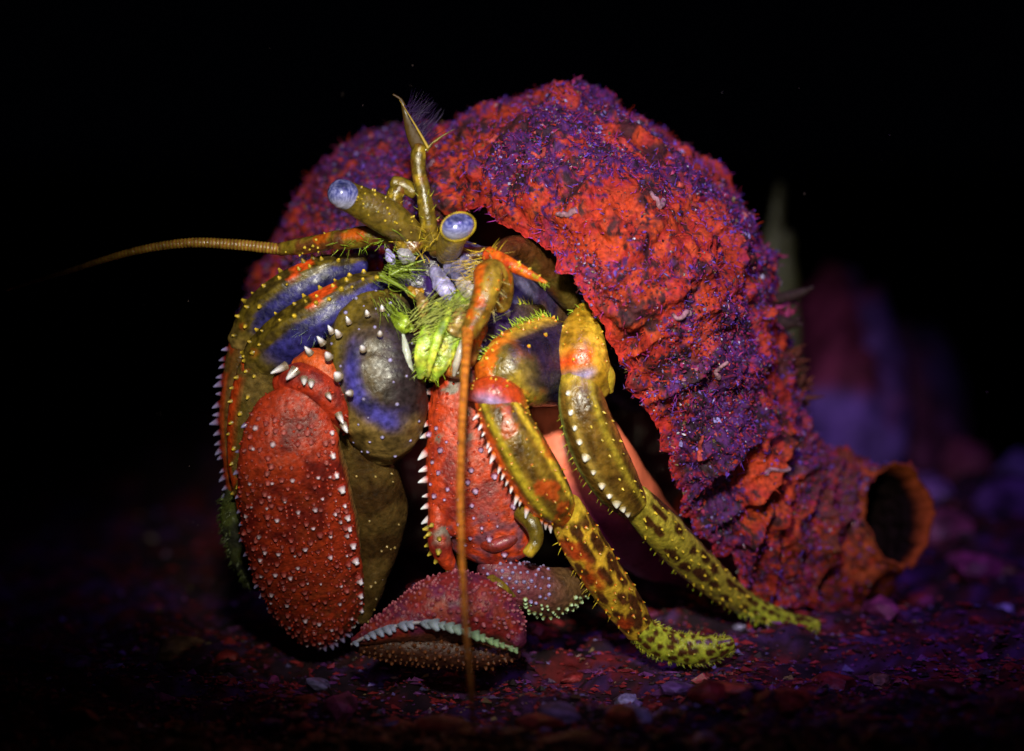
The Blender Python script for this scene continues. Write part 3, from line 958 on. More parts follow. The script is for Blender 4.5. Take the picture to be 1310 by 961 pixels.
for _ in range(420):      # feeding bristles and facial setae
    x, y = r.choice([0, 1, 2, 3, 4], p=[.45, .2, .15, .15, .05]), 0
    p0, dr, L_, cc = [(np.array([548, 420, -30.]), np.array([0.85, -0.45, 0]), 75, GREEN * [1, .8, 2.5]), (np.array([620, 345, -20.]), np.array([-0.9, 0.1, 0]), 30, YEL),
                      (np.array([505, 345, -5.]), np.array([0.8, 0.3, 0]), 30, GREEN * .5), (np.array([500, 390, -5.]), np.array([0.5, 0.8, 0]), 26, GREEN * .55), (np.array([540, 318, 0.]), np.array([0.1, -1, -.5]), 16, YEL)][x]
    p0 = p0 + r.normal(size=3) * [12, 12, 8]
    hs.append(hair_geo(p0, p0 + nrm(dr + r.normal(size=3) * 0.25) * L_ * r.uniform(0.5, 1.2), r.uniform(0.35, 0.8), cc, cc * 0.8, r.normal(size=3) * 9, 4, 7))
for (p0, p1, w_) in [((502, 348, -8), (548, 338, -10), 3.2), ((500, 352, -10), (545, 324, -10), 3.0), ((486, 352, -8), (545, 382, -6), 4.0), ((500, 340, -5), (497, 360, -5), 3)]:
    hs.append(hair_geo(p0, p1, w_, GREEN * 0.45, GREEN * .75, (0, 8, 0), 6, 9))
br_ = part('mouth_bristles', hs, 'hair', mo)
br_['kind'] = 'stuff'

# ---- big left claw: hand, inner face, red wrist, arm
def hand_col(t, th, G):
    n = fbm(G * 0.035, 4, 3)
    c = mixc(RED * [.85, 1.0, 1], DRED * .8, ss(n, 0.46, 0.64))
    c = mixc(c, ORANGE * [0.8, 0.6, 1], ss(fbm(G * 0.02, 2, 14), 0.5, 0.7) * 0.4 * (1 - t))
    c = mixc(c, np.array([0.12, 0.035, 0.012]), ss(t, 0.45, 1.0) * ss(fbm(G * 0.09, 3, 8), 0.42, 0.55) * 0.8)
    return mixc(c, TAN * 0.55, ss(th, 165, 190) * (1 - ss(th, 300, 330)))


lc = Limb([(388, 508, -1, 34, 26), (379, 535, -1, 57, 30), (373, 585, 0, 69, 34), (379, 640, 4, 75, 36), (390, 700, 9, 75, 36), (403, 750, 14, 66, 36), (414, 790, 19, 46, 36), (424, 808, 21, 24, 22)], 120, 72, lump=4, lscale=0.05, sq=0.92,
          rad=lambda t, th: 1 + 0.05 * np.exp(-((th - 147) / 9.0) ** 2) - 0.10 * np.exp(-((th - 172) / 14.0) ** 2))
claw = part('pincer', [lc.geo(hand_col)] + bumps(lc, 210, (0.08, 0.98), (12, 138), (1.8, 5.2), DRED * 1.2, np.array([0.40, 0.09, 0.08]), 5, 0.95, 0.6, 9.5) + bumps(lc, 60, (0.1, 0.98), (15, 138), (2.4, 4.6), DRED * 1.2, WHITE * [.75, .6, .65], 15, 1.0, 0.6, 16) + bumps(lc, 520, (0.03, 1), (5, 145), (0.9, 2.2), DRED, RED * 1.2, 6, 1.2, 0.3, 6),
            'claw', label='broad red pincer on the left studded with pale bumps')
teeth('tooth', lc, [0.1, 0.17, 0.24, 0.31, 0.37, 0.43, 0.49, 0.56, 0.63, 0.71, 0.79, 0.85, 0.91, 0.97], 139, 5.0, 6.5, DRED * 2, WHITE * [1, .92, .95], claw, 0.5, 3, blunt=0.6)
teeth('tooth', lc, np.linspace(0.12, 0.95, 15), 10, 3.0, 6, DRED, LAV * 0.7, claw, 0.4, 4)
teeth('tooth', lc, [0.985] * 8, np.linspace(30, 130, 8), 4, 8, DRED, LAV * 0.7, claw, 0.9, 5)
ifc = Limb([(452, 540, 5, 22, 24), (464, 590, 8, 38, 30), (474, 645, 11, 42, 32), (478, 690, 14, 34, 28), (474, 740, 16, 22, 22), (462, 790, 18, 12, 14)], 50, 30, lump=2,
           rad=lambda t, th: 1 + 0.18 * np.exp(-((th - 180) / 22.0) ** 2) * np.exp(-((t - 0.5) / 0.13) ** 2))
part('inner_face', [ifc.geo(lambda t, th, G: mixc(np.array([0.036, 0.017, 0.005]), np.array([0.075, 0.043, 0.011]), ss(fbm(G * 0.03, 3, 3), 0.4, 0.6)))] + bumps(ifc, 20, (0, 1), (60, 160), (1.2, 2), TAN, TAN, 7), 'chitin', claw)
wr = Limb([(360, 492, 0, 16, 20), (385, 487, -1, 24, 28), (412, 502, -1, 26, 30), (432, 528, 0, 18, 24), (442, 548, 2, 8, 12)], 40, 26, lump=2)
part('wrist', [wr.geo(lambda t, th, G: mixc(RED * .85, DRED, ss(fbm(G * 0.06, 3, 6), 0.45, 0.65)))] + bumps(wr, 24, (0, 1), (30, 170), (1.5, 2.6), DRED, RED * 1.3, 2), 'claw', claw)


def arm_col(t, th, G):
    x, y = G[..., 0], G[..., 1]
    c = mixc(DOLIVE * .9, np.array([0.022, 0.014, 0.016]), ss(x, 460, 510))
    c = mixc(c, mixc(TAN * .35, TAN * .75, ss(fbm(G * .05, 3, 58), .4, .6)), ss(y + 30 * (fbm(G * .05, 3, 59) - .5), 520, 545) * 0.85)
    r_ = np.hypot((x - 505) / 60, (y - 470) / 75)
    c = mixc(c, mixc(BLUE * 1.5, BLUE * .5, ss(fbm(G * .06, 3, 57), .42, .62)), np.exp(-(np.abs(r_ - 0.92) / 0.17) ** 3) * (1 - ss(x, 495, 530)) * ss(y, 415, 460) * 0.95)
    c = mixc(c, OLIVE * 0.7, np.exp(-((r_ - 1.35) / 0.18) ** 2) * (1 - ss(y, 440, 500)))
    red = ss(x + 0.55 * (y - 480), 0, 1) * 0 + (1 - ss(x - 0.35 * (y - 480), 408, 425)) * ss(y, 440, 455)
    return mixc(c, ORANGE * [0.9, 0.5, 1], red)


am = Limb([(505, 388, 4, 24, 24), (482, 415, 3, 52, 40), (478, 455, 2, 64, 52), (484, 500, 2, 62, 55), (492, 540, 4, 52, 50), (490, 566, 7, 34, 34)], 70, 64, lump=3, lscale=0.06, sq=0.9, rad=lambda t, th: 1 + 0.07 * np.exp(-((th - 38) / 8.0) ** 2) * (1 - ss(t, .5, .8)) - 0.03 * np.exp(-((th - 55) / 9.0) ** 2) + 0.04 * np.exp(-((t - .72) / .04) ** 2))
arm = part('arm_segment', [am.geo(arm_col)] + bumps(am, 34, (0.05, 0.9), (20, 140), (1.2, 3.2), DOLIVE, LAV * 0.8, 8, 0.7, 0, 16), 'matte', claw)
shp = Limb([(382, 468, 1, 12, 16), (404, 466, 0, 22, 24), (424, 490, 0, 22, 26), (440, 520, 1, 16, 22), (452, 548, 3, 10, 14)], 40, 26, lump=2)
part('arm_ridge', [shp.geo(lambda t, th, G: mixc(np.array([0.50, 0.075, 0.010]), TAN * .8, ss(t, 0.5, 0.85)))], 'claw', claw)
for (x, y, d, rr, L_, dx, dy) in [(362, 470, -2.5, 6, 18, -0.6, 0.3), (376, 476, -4, 7, 14, -0.5, 0.5), (389, 486, -4.5, 5, 9, 0, 0.3), (398, 490, -4.5, 5, 8, 0, .3), (420, 506, -4.5, 4, 8, 0.2, .3), (434, 532, -3.5, 5, 12, 0.3, .6), (440, 545, -3, 5, 10, 0.3, .6),
                                  (396, 451, -2, 5, 10, -0.5, -.6), (412, 438, -2, 5, 10, -0.5, -.6), (424, 424, -1.5, 4.5, 9, -0.4, -.7), (433, 428, -2.5, 5, 8, -.3, -.5), (446, 412, -2, 4, 8, -.3, -.7), (420, 456, -4, 6, 8, -.2, -.3), (432, 481, -5, 7, 8, -.2, -.2), (447, 503, -5, 5, 8, -.2, 0),
                                  (464, 446, -4.5, 5, 7, -.1, -.2), (486, 427, -4, 4, 6, 0, -.2), (470, 402, -2, 4, 6, -.2, -.7), (489, 396, -1, 4, 6, -.1, -.8)]:
    part('tooth', spine_geo((x, y, d * 10), (dx * 1.5, dy * 1.5, -0.5), rr * .85, L_ * 1.1, OLIVE + LAV * 0.12, WHITE * [1, .97, .95], n=9), 'tooth', claw)

# ---- left walking legs
def lleg_col(t, th, G):
    c = mixc(mixc(OLIVE * 0.7, DOLIVE * .7, ss(fbm(G * .09, 3, 52), .45, .55)), mixc(BLUE * .75, BLUE * .3, ss(fbm(G * .05, 3, 51), .42, .62)), ss(th + 24 * (fbm(G * .06, 3, 50) - .5), 72, 82) * (1 - ss(th, 190, 230)) * (1 - ss(t, 0.72, 0.9)))
    c = mixc(c, ORANGE * [1, 0.55, 1], ss(fbm(np.stack([t * 5, th * 0.012, t * 0], -1), 2, 12) + ss(t, 0.6, 0.8) * 0.10, 0.57, 0.60) * (1 - ss(th, 62, 70)))
    return mixc(c, TAN * 0.8, ss(t, 0.85, 1.0) * 0.7)


def shank_col(t, th, G):
    c = mixc(DOLIVE * 1.3, TAN * 0.5, ss(fbm(G * 0.03, 3, 2), 0.42, 0.6))
    return mixc(c, ORANGE * [0.9, 0.45, 1], (1 - ss(th, 35, 60)) * ss(fbm(G * 0.035, 2, 15), 0.42, 0.5))


PLATE = lambda t, th: 1 + 0.13 * np.exp(-((th - 58) / 9.0) ** 2) - 0.06 * np.exp(-((th - 85) / 14.0) ** 2) + 0.05 * np.exp(-((th - 14) / 8.0) ** 2)
m1 = Limb([(492, 358, 5, 12, 14), (460, 374, 4, 24, 22), (415, 400, 3, 29, 26), (375, 426, 4, 31, 28), (345, 452, 6, 30, 26), (330, 472, 8, 24, 20)], 50, 48, lump=2, rad=PLATE)
leg = part('walking_leg', [m1.geo(lleg_col)] + bumps(m1, 26, (0.05, 0.95), (0, 70), (2.2, 4), OLIVE, YEL, 6, 1.2, 0.1, 12) + bristles(m1, 40, (0, 0.6), (60, 150), 12, BLUE * 2, GREEN * .7, 0.5, 6), 'matte', label='folded left walking leg with blue underside, nearest the pincer')
k1 = Limb([(342, 458, 7, 30, 24), (326, 500, 9, 30, 24), (316, 560, 11, 26, 22), (318, 620, 13, 22, 20), (330, 690, 15, 16, 16)], 50, 28, lump=2)
part('shank', [k1.geo(shank_col)] + bumps(k1, 18, (0, 0.8), (0, 120), (2, 3.6), TAN, YEL, 8, 1.6, 0.2, 12), 'chitin', leg)
m2 = Limb([(462, 338, 12, 14, 16), (420, 350, 11, 24, 22), (375, 372, 11, 28, 24), (338, 402, 12, 28, 24), (312, 440, 14, 22, 20)], 50, 48, lump=2, rad=PLATE)
leg = part('walking_leg', [m2.geo(lleg_col)] + bumps(m2, 20, (0.05, 0.95), (0, 70), (2, 3.8), OLIVE, YEL, 9, 1.5, 0.1, 12), 'matte', label='rear left walking leg arching behind, spiny along its outer edge')
k2 = Limb([(316, 436, 14, 22, 20), (302, 490, 15, 18, 18), (297, 550, 16, 16, 16), (302, 610, 17, 14, 14), (308, 640, 18, 12, 12)], 50, 26, lump=2)
part('shank', [k2.geo(lambda t, th, G: mixc(shank_col(t, th, G), BROWN * 2, 0.4))], 'chitin', leg)
teeth('spine', k2, np.linspace(0.08, 0.95, 17), 5, 4.2, 10, DRED, LAV * 0.8, leg, 0.3, 8)
d2 = Limb([(306, 630, 18, 20, 18), (302, 670, 19, 20, 18), (312, 715, 20.5, 16, 15), (330, 752, 22, 6, 6)], 40, 22, lump=4)
part('toe', [d2.geo(lambda t, th, G: mixc(np.array([0.06, 0.07, 0.015]), np.array([0.03, 0.03, 0.02]), ss(fbm(G * 0.05, 3, 4), .4, .6)))] + bristles(d2, 140, (0, 0.95), (300, 430), 7, (0.10, 0.12, 0.03), (0.05, 0.06, 0.02), 1.2, 6), 'chitin', leg)

# ---- second claw arm (serrated red plate in the middle) and its hand on the bed
def mid_col(t, th, G):
    n = fbm(G * 0.04, 4, 13)
    c = mixc(RED * [1.05, 1.3, 1], DRED * 1.1, ss(n, 0.5, 0.66))
    c = mixc(c, np.array([0.16, 0.13, 0.10]), ss(fbm(G * 0.05, 3, 23), 0.64, 0.72) * (1 - ss(t, 0.3, 0.6)))
    return mixc(c, np.array([0.14, 0.04, 0.06]), ss(t, 0.55, 0.9) * ss(fbm(G * 0.08, 2, 5), 0.46, 0.6))


mc = Limb([(588, 462, 3, 22, 20), (590, 495, 3, 38, 26), (599, 545, 3, 53, 30), (612, 600, 3, 67, 32), (622, 645, 4, 73, 34), (626, 680, 5, 64, 34), (620, 704, 6, 44, 28)], 90, 60, lump=3, lscale=0.06, sq=0.85)
arm2 = part('claw_arm', [mc.geo(mid_col)] + bumps(mc, 46, (0.3, 0.97), (20, 150), (2.0, 5.0), MAG * .6, np.array([0.45, 0.30, 0.52]), 8, 1.0, 0.5, 13) + bumps(mc, 120, (0.05, 0.98), (5, 170), (1.2, 2.2), DRED, RED * 1.2, 9, 1.1, 0.3, 6),
            'claw', label='red serrated forearm of the smaller claw, edged with white teeth')
teeth('tooth', mc, [0.13, 0.20, 0.27, 0.34, 0.41, 0.48, 0.55, 0.62, 0.69, 0.76, 0.83, 0.89, 0.95], 6, 4.6, 12, RED, WHITE, arm2, 0.25, 13)
fg = Limb([(560, 650, 3, 12, 14), (562, 690, 3, 15, 14), (570, 715, 4, 12, 12), (584, 732, 5, 4, 5)], 30, 20, lump=3)
part('wrist_point', [fg.geo(mid_col)] + bumps(fg, 12, (0.2, 1), (330, 450), (2.2, 4.0), OLIVE, YEL * [.8, .9, 1.5], 4, 1.5, 0.3, 7), 'claw', arm2)
pdp = Limb([(612, 694, 4, 6, 9), (630, 698, 2.5, 9, 11), (648, 693, 2.5, 9, 11), (666, 684, 4, 6, 9)], 30, 22, lump=2)
part('joint_pad', [pdp.geo(lambda t, th, G: mixc(np.array([0.20, 0.02, 0.010]), np.array([0.26, 0.07, 0.10]), np.exp(-((th - 95) / 22.) ** 2) * ss(t, .3, .5) * (1 - ss(t, .65, .85))))], 'chitin', arm2)  # pinkish highlight painted along the middle of the pad
hk = Limb([(668, 655, 0, 12, 12), (682, 672, -1, 11, 11), (686, 692, -1, 9, 9), (676, 708, -1, 8, 8)], 30, 18, lump=1)
part('joint_hook', [hk.geo(lambda t, th, G: mixc(OLIVE * 0.7, YEL * 0.7, ss(t, 0.7, 1)))], 'chitin', arm2)
up = Limb([(612, 418, 2, 14, 14), (598, 432, 0, 22, 18), (584, 455, -1, 26, 20), (578, 474, -1, 18, 16)], 30, 22, lump=2)
part('upper_arm', [up.geo(lambda t, th, G: mixc(TAN * 0.9, ORANGE * 0.9, ss(fbm(G * 0.06, 3, 3), 0.45, 0.6)))] + bumps(up, 12, (0.1, 1), (0, 180), (1.5, 3), TAN, WHITE * [1, .9, .7], 6), 'chitin', arm2)
ub = Limb([(690, 398, 10, 10, 14), (660, 408, 8, 20, 18), (630, 425, 5, 24, 20), (612, 450, 3, 20, 18)], 30, 22, lump=2)
part('upper_arm', [ub.geo(lambda t, th, G: mixc(DOLIVE, DPUR * 1.4, ss(t, 0, 0.7)))] + bristles(ub, 60, (0.1, 1), (-20, 40), 10, GREEN, YEL, 0.9, 4) + bumps(ub, 6, (0.5, 1), (20, 60), (3, 5), TAN, WHITE * [1, .95, .8], 6, 1.5, 0, 10), 'chitin', arm2)


def palm_col(t, th, G):
    n = fbm(G * 0.045, 4, 31)
    c = mixc(np.array([0.20, 0.016, 0.016]), np.array([0.12, 0.016, 0.05]), ss(n, 0.45, 0.6))
    c = mixc(c, np.array([0.24, 0.035, 0.012]), ss(fbm(G * 0.05, 2, 7), 0.55, 0.66) * 0.7)
    return mixc(c, np.array([0.10, 0.03, 0.015]), 1 - ss(th, 40, 62) * (1 - ss(th, 240, 300)))


ph_ = Limb([(452, 820, 0.5, 5, 8), (485, 808, 0.5, 18, 24), (530, 792, 1, 34, 42), (575, 778, 1.5, 46, 54), (620, 786, 2, 44, 50), (648, 805, 1.5, 28, 36), (664, 823, 0.5, 10, 14)], 90, 56, lump=3, lscale=0.07)
hand2 = part('pincer', [ph_.geo(palm_col)] + bumps(ph_, 240, (0.06, 0.98), (72, 205), (1.4, 3.8), MAG * 0.6, np.array([0.30, 0.08, 0.10]), 5, 1.1, 0.3, 6),
             'claw', label='small pincer resting on the gravel with a white scalloped edge')
edge = cr(np.array([(450, 823, -8), (480, 808, -22), (520, 797, -36), (555, 796, -48), (590, 804, -52), (625, 817, -40), (660, 830, -14)], float), 200)
rg = Limb([(a[0], a[1] + 1, a[2] / 10 + 0.3, 2.4, 4) for a in edge[::18]], 60, 12, lump=1.5, lscale=0.12)
part('edge_ridge', [rg.geo(lambda t, th, G: mixc(mixc(np.array([0.46, 0.44, 0.52]), np.array([0.36, 0.48, 0.26]), ss(t, .4, .8)), np.array([0.20, 0.03, 0.03]), ss(th, 110, 150)))], 'tooth', hand2)
acc = np.clip(np.linspace(2, 197, 23) + np.random.default_rng(3).normal(size=23) * 2.0, 0, 199).astype(int)
for q in acc:
    p_ = edge[q]
    k_ = (0.55 + 0.45 * math.sin(q / 199 * 3.14)) * random.uniform(0.8, 1.2)
    ce = mixc(np.array([0.42, 0.46, 0.66]), np.array([0.34, 0.52, 0.26]), np.array(ss(q, 70, 170)))
    part('tooth', spine_geo(p_ + [0, 2, 2], (0.35, 0.95, -0.35), 6.6 * k_, 9.0 * k_, ce * .6, ce * 1.15, (0.2, 0, 0.2), n=9, blunt=0.4), 'tooth', hand2)
und = Limb([(452, 826, 2, 6, 8), (500, 828, 2, 20, 26), (560, 832, 2.5, 24, 34), (620, 838, 2.5, 19, 28), (662, 836, 2, 8, 12)], 60, 40, lump=3, lscale=0.08)
part('underside', [und.geo(np.array([0.06, 0.018, 0.010]))] + bumps(und, 160, (0.05, 0.98), (20, 130), (1.6, 3.2), BROWN, np.array([0.20, 0.06, 0.02]), 7, 1.2, 0, 7), 'claw', hand2)
f2 = Limb([(622, 722, 6, 16, 18), (655, 742, 6, 26, 28), (695, 758, 8, 32, 32), (725, 752, 10, 28, 28), (746, 732, 12, 14, 16)], 50, 36, lump=3, lscale=0.07)
part('finger', [f2.geo(lambda t, th, G: mixc(np.array([0.16, 0.03, 0.05]), np.array([0.10, 0.05, 0.02]), ss(t, 0.2, 0.7)))] + bumps(f2, 60, (0.0, 0.5), (60, 200), (1.8, 3.4), MAG * .6, LAV * 0.7, 5, 1, 0, 7)
     + bumps(f2, 46, (0.35, 0.95), (0, 60), (2.0, 3.8), OLIVE, np.array([0.42, 0.60, 0.34]), 6, 1.0, 0, 6), 'claw', hand2)
kn = Limb([(628, 742, 2, 8, 8), (640, 752, 1, 9, 9), (655, 765, 2, 6, 6)], 16, 14)
part('knuckle', [kn.geo(OLIVE)], 'chitin', hand2)

# ---- right walking legs
def thigh_col(t, th, G):
    x, y = G[..., 0], G[..., 1]
    c = mixc(DPUR * .6, np.array([0.010, 0.007, 0.018]), ss(fbm(G * .05, 2, 3), .4, .6))
    w = ss(652 - x + 0.45 * (y - 440) + 30 * (fbm(G * .03, 2, 14) - .5), -26, 22)
    c = mixc(c, mixc(OLIVE, YEL * 0.7, ss(fbm(G * .03, 3, 4), .45, .6)), w)
    c = mixc(c, YEL * [0.9, 0.8, 1], (1 - ss(np.minimum(th, 360 - th), 22, 48)))
    c = mixc(c, ORANGE, ss(fbm(G * .04, 3, 44), .55, .62) * w)
    return c


th1 = Limb([(748, 440, 9, 28, 26), (715, 458, 6, 56, 40), (682, 466, 3, 56, 42), (652, 474, 0, 46, 38), (628, 488, -1, 30, 26)], 50, 40, lump=2)
leg = part('walking_leg', [th1.geo(thigh_col)] + bristles(th1, 80, (0.1, 1.0), (-22, 22), 10, GREEN, GREEN, 1.1, 5) + bumps(th1, 16, (0.2, 1), (5, 70), (1.6, 3), ORANGE, YEL, 4, 1.2, 0, 12), label='front right walking leg, orange and olive with a row of white spines')
jn = Limb([(608, 502, -2, 14, 18), (628, 502, -3.5, 22, 26), (650, 512, -3, 22, 24), (668, 528, -1, 10, 14)], 30, 28, lump=1)
part('knee', [jn.geo(lambda t, th, G: mixc(mixc(RED * [1.1, 1.6, 1], YEL, ss(t, 0.6, 0.9) * .7), LAV, np.exp(-((th - 60) / 22.) ** 2) * np.exp(-((t - .4) / .22) ** 2) * 0.8))] + bumps(jn, 14, (0.1, .9), (80, 170), (1.2, 2.2), ORANGE, YEL, 3), 'chitin', leg)


def band_col(t, th, G):
    a = th
    c = mixc(mixc(np.array([0.075, 0.036, 0.006]), np.array([0.17, 0.09, 0.010]), ss(fbm(G * .05, 3, 18), .42, .58)), np.array([0.44, 0.32, 0.022]), np.exp(-((a - 60) / 9.) ** 2))
    c = mixc(c, YEL, np.exp(-((a - 138) / 8.) ** 2))
    c = mixc(c, OLIVE * 1.2, np.exp(-((a - 108) / 9.) ** 2) * 0.55)
    c = mixc(c, ORANGE * [0.95, 0.65, 1], (1 - ss(a, 30, 46)) + ss(a, 330, 345))
    c = mixc(c, ORANGE * [0.7, 0.45, 1], ss(fbm(G * .04, 3, 41), .56, .64) * .7)
    return mixc(c, ORANGE * [0.9, .6, 1], ss(t, 0.85, 0.97) * .8)


sa = Limb([(630, 510, -3, 25, 22), (650, 547, -4, 32, 27), (678, 598, -3, 35, 28), (702, 636, -1, 31, 26), (719, 656, 2, 20, 19)], 60, 60, lump=1.2, rad=lambda t, th: 1 + 0.05 * np.exp(-((th - 148) / 10.) ** 2) + .04 * np.exp(-((th - 62) / 12.) ** 2))
part('shank', [sa.geo(band_col)] + bumps(sa, 40, (0.05, 0.97), (30, 180), (1.0, 2.0), ORANGE, YEL, 12, 1.6, 0.6, 10), 'chitin', leg)
teeth('spine', sa, np.linspace(0.07, 0.97, 17), 16, 3.4, 10.5, ORANGE, WHITE, leg, 0.5, 6)


def mottle(a, b, hi, sc=0.035, seed=5):
    def f(t, th, G):
        n = fbm(G * sc, 2, seed)
        c = mixc(np.array(a), np.array(b), ss(n, 0.43, 0.50))
        c = mixc(c, np.array(hi), (1 - ss(th, 10, 40)) * 0.8 + np.exp(-((th - 165) / 15.) ** 2) * 0.6)
        return c
    return f


def spots(a, b, lit_edge, nt_, cols, seed, r0=0.33):
    """brown blotches in staggered rows on a lighter ground"""
    def f(t, th, G):
        best = np.full(t.shape, 9.0)
        r_ = np.random.default_rng(seed)
        for k in range(nt_):
            for m_ in range(len(cols)):
                tc_ = (k + 0.5 + 0.5 * (m_ % 2) + r_.uniform(-.28, .28)) / nt_
                d = np.hypot((t - tc_) * nt_ / r_.uniform(.65, 1.5), (th - cols[m_] - r_.uniform(-11, 11)) / (44.0 * r_.uniform(.7, 1.25)))
                best = np.minimum(best, d)
        best = best + (fbm(G * 0.12, 2, seed) - 0.5) * 0.35
        c = mixc(np.array(a), np.array(b), ss(best, r0, r0 + 0.12))
        return mixc(c, np.array(lit_edge), (1 - ss(th, 8, 30)) * .85)  # lower-left edge painted brighter, as if lit from that side
    return f


sb_ = Limb([(722, 648, 2, 22, 20), (738, 682, 4, 27, 24), (766, 728, 7, 27, 24), (796, 772, 10.5, 25, 22), (818, 804, 13, 20, 18)], 70, 56, lump=1)


def sb_col(t, th, G):
    c = spots(BROWN * 1.1, np.array([0.52, 0.31, 0.022]), YEL, 6, [50, 90, 130, 165], 3, 0.36)(t, th, G)
    c = mixc(c, RED * [1, 1.6, 1], ss(fbm(G * .03, 3, 9), .48, .58) * (1 - ss(th, 60, 100)) * .9)
    return mixc(c, YEL * .9, np.exp(-((t - 0.02) / .05) ** 2) * ss(th, 60, 90))


part('foot', [sb_.geo(sb_col)] + bumps(sb_, 46, (0.05, 0.97), (10, 170), (1.2, 2.2), ORANGE, YEL, 22, 1.7, 0.6, 11) + bristles(sb_, 26, (0, 1), (-20, 10), 8, YEL, YEL, 0.9, 2), 'chitin', leg)
GY = np.array([0.42, 0.46, 0.035])
dc = Limb([(815, 800, 12.5, 17, 16), (845, 822, 14, 20, 18), (882, 831, 15, 20, 18), (915, 829, 15.5, 17, 16), (934, 823, 15.5, 10, 10)], 60, 40, lump=1)
part('toe', [dc.geo(spots(BROWN * 1.2, GY, GY * 1.2, 8, [45, 80, 115, 150], 8, 0.30))] + bristles(dc, 130, (0.05, 1.0), (-40, 25), 5, YEL, GREEN * 1.3, 0.9, 4, 0.5) + bristles(dc, 60, (0.1, 1.0), (155, 220), 5, YEL, GREEN * 1.3, 0.8, 5, 0.5) + bumps(dc, 20, (0.05, 1), (30, 150), (1.2, 2), YEL, GREEN, 4), 'chitin', leg)

cx = Limb([(748, 398, 6, 13, 14), (745, 422, 4, 26, 22), (744, 452, 2, 33, 28), (752, 482, 2, 32, 27), (766, 500, 3, 18, 18)], 40, 36, lump=2)


def cx_col(t, th, G):
    c = mixc(np.array([0.36, 0.19, 0.012]), YEL * [1, .85, 1], ss(fbm(G * .035, 3, 6), .45, .58))
    c = mixc(c, ORANGE * [1, .55, 1], np.exp(-((t - 0.62) / .06) ** 2) * (1 - ss(th, 100, 130)))
    c = mixc(c, LAV * .9, np.exp(-((t - 0.74) / .035) ** 2) * (1 - ss(th, 90, 120)) * .8)
    return mixc(c, OLIVE, ss(t, .85, 1) * .6)


leg = part('walking_leg', [cx.geo(cx_col)] + bumps(cx, 18, (0.1, .95), (20, 160), (1.4, 2.6), ORANGE, YEL, 4, 1, 0, 10) + bristles(cx, 30, (0, .12), (0, 360), 12, GREEN, GREEN, 1, 4), label='rear right walking leg beside the shell lip, with a stripe of white dots')
lb = Limb([(768, 462, 2, 8, 10), (778, 480, 2, 9, 10), (780, 500, 3, 5, 6)], 20, 16)
part('knee_lobe', [lb.geo(YEL * .7)], 'chitin', leg)


def sc_col(t, th, G):
    c = mixc(np.array([0.075, 0.036, 0.006]), np.array([0.15, 0.08, 0.010]), ss(fbm(G * .04, 2, 8), .4, .6))
    c = mixc(c, np.array([0.34, 0.22, 0.04]), np.exp(-((th - 62) / 9.) ** 2))
    c = mixc(c, np.array([.34, .25, .02]), np.exp(-((th - 122) / 8.) ** 2) * .9)
    c = mixc(c, np.array([0.30, .34, .08]), (1 - ss(th, 10, 34)))  # light along the left edge painted in as yellow-green
    c = mixc(c, np.array([.35, .12, .02]), np.exp(-((th - 165) / 14.) ** 2) * .8)
    return mixc(c, YEL * .7, np.exp(-(t / .07) ** 2))


sc_ = Limb([(740, 482, 1.5, 24, 22), (745, 520, 1, 31, 27), (762, 570, 2.5, 34, 29), (786, 615, 5, 31, 27), (808, 644, 8, 22, 20)], 60, 60, lump=1, rad=lambda t, th: 1 + .05 * np.exp(-((th - 62) / 9.) ** 2) + .04 * np.exp(-((th - 128) / 10.) ** 2))
part('shank', [sc_.geo(sc_col)] + bristles(sc_, 26, (0, 1), (-12, 12), 7, YEL, GREEN, .9, 5) + bumps(sc_, 18, (0.1, 1), (90, 170), (1, 1.8), YEL, YEL, 4, 1.8, .6, 12), 'chitin', leg)
teeth('spine', sc_, [.1, .2, .29, .38, .48, .58, .68, .76, .83, .9, .96], 62, 4.6, 5, np.array([.5, .4, .2]), WHITE * [1, .98, .8], leg, 0.3, 8)
sd = Limb([(812, 640, 8.5, 22, 20), (842, 672, 13, 26, 23), (880, 712, 20, 25, 22), (920, 748, 27, 21, 19), (952, 772, 32, 15, 15)], 70, 56, lump=1)
part('foot', [sd.geo(spots(BROWN * .9, np.array([0.36, .29, .03]), np.array([.42, .46, .08]), 8, [70, 120, 165], 13, .30))] + bumps(sd, 44, (0.05, 1), (30, 150), (1.3, 2.2), YEL, YEL * 1.2, 14, 1.9, .7, 11) + bristles(sd, 20, (0, 1), (-12, 12), 6, YEL, GREEN, .9, 5), 'chitin', leg)
de = Limb([(945, 766, 31.5, 15, 14), (980, 785, 33.5, 14, 14), (1015, 797, 35, 13, 12), (1046, 799, 36, 7, 7)], 50, 36, lump=1)
part('toe', [de.geo(spots(BROWN, GY * .8, GY, 8, [60, 110, 150], 18, .28))] + bristles(de, 100, (0.0, 1.0), (-50, 70), 6.5, YEL, GREEN * 1.2, 1.4, 4, .3), 'chitin', leg)

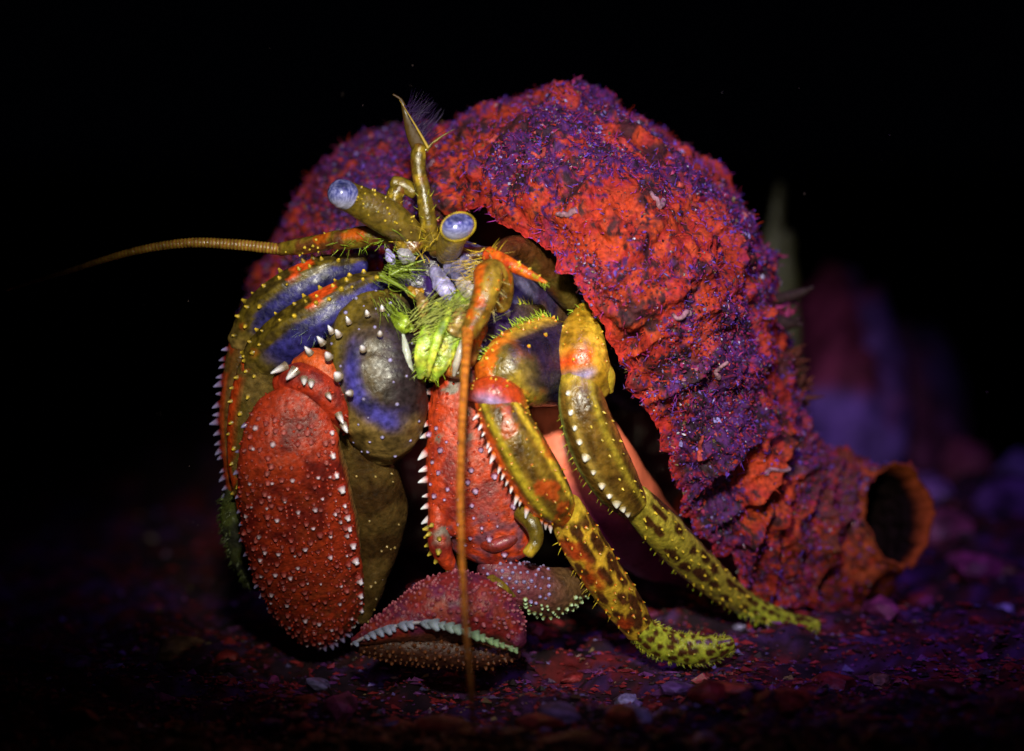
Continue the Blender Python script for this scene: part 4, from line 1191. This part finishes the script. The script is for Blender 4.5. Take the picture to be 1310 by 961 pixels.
# ================================================================== BACKGROUND
def boulder(name, px, py, w, h, dep, seed, label, col):
    import bmesh
    q = bed_at(px, py)
    bm = bmesh.new()
    bmesh.ops.create_icosphere(bm, subdivisions=5, radius=1.0)
    v = np.array([a.co[:] for a in bm.verts])
    f = np.array([[a.index for a in g.verts] for g in bm.faces])
    bm.free()
    d = (fbm(v * 1.6 + seed, 4, seed) - 0.5) * 0.9 + (fbm(v * 5 + seed, 3, seed + 2) - 0.5) * 0.3
    v = v * (1 + d[:, None])
    v = v * [w, dep, h]
    c = mixc(np.array(col), np.array([0.10, 0.045, 0.30]), ss(fbm(v * 60, 3, seed + 1), 0.45, 0.58))
    base = q.copy()
    o = build(name, v + q + [0, 0, h * 0.45], [f], c, M['rock'], None, base)
    o.location = Vector(base)
    o['label'] = label
    o['category'] = 'rock'
    o['group'] = 'blurred rocks behind the shell'
    return o


boulder('rock', 1060, 625, 0.016, 0.027, 0.020, 3, 'tall violet rock, blurred, right behind the shell', (0.13, 0.016, 0.07))
boulder('rock', 1160, 610, 0.012, 0.024, 0.014, 8, 'smaller violet rock, blurred, far right of the tall one', (0.10, 0.02, 0.10))
wq = bed_at(1000, 672)
wv = []
root = link('seaweed_blade', None)
root.location = Vector(wq)
root['label'] = 'dim olive seaweed blade standing blurred behind the shell top'
root['category'] = 'seaweed'
dw = ground_d(672)
for (dx, top, w_) in [(0, 235, 11), (14, 300, 9)]:
    L = Limb([(1000 + dx, 672, dw, 5, 4), (1004 + dx, 560, dw, w_, 3), (996 + dx, 400, dw, w_ * 1.2, 3), (992 + dx, 300, dw, w_ * 1.1, 3), (998 + dx, top, dw, 4, 2)], 50, 12, rad=lambda t, th: 1 + 0.15 * np.sin(t * 40))
    build('frond', *L.geo(np.array([0.045, 0.045, 0.012])), M['weed'], root, wq)

# drifting specks in the water
r = np.random.default_rng(77)
n = 26
p_ = np.stack([r.uniform(40, 1290, n), r.uniform(60, 760, n), r.uniform(-300, 300, n)], -1)
p_ = np.concatenate([p_, [[247, 668, 20], [240, 666, 20], [253, 672, 20]]])
v, f, c = chips_geo(p_, nrm(r.normal(size=(len(p_), 3))), r.uniform(0.5, 1.2, len(p_)), np.tile([0.30, 0.22, 0.20], (len(p_), 1)) * r.uniform(0.2, 1, (len(p_), 1)), (0.4, 1), 4)
o = build('drifting_specks', v, f, c, M['grit'], None, None, smooth=False)
o['kind'] = 'stuff'
o['label'] = 'fine pale specks drifting in the dark water'
o['category'] = 'specks'
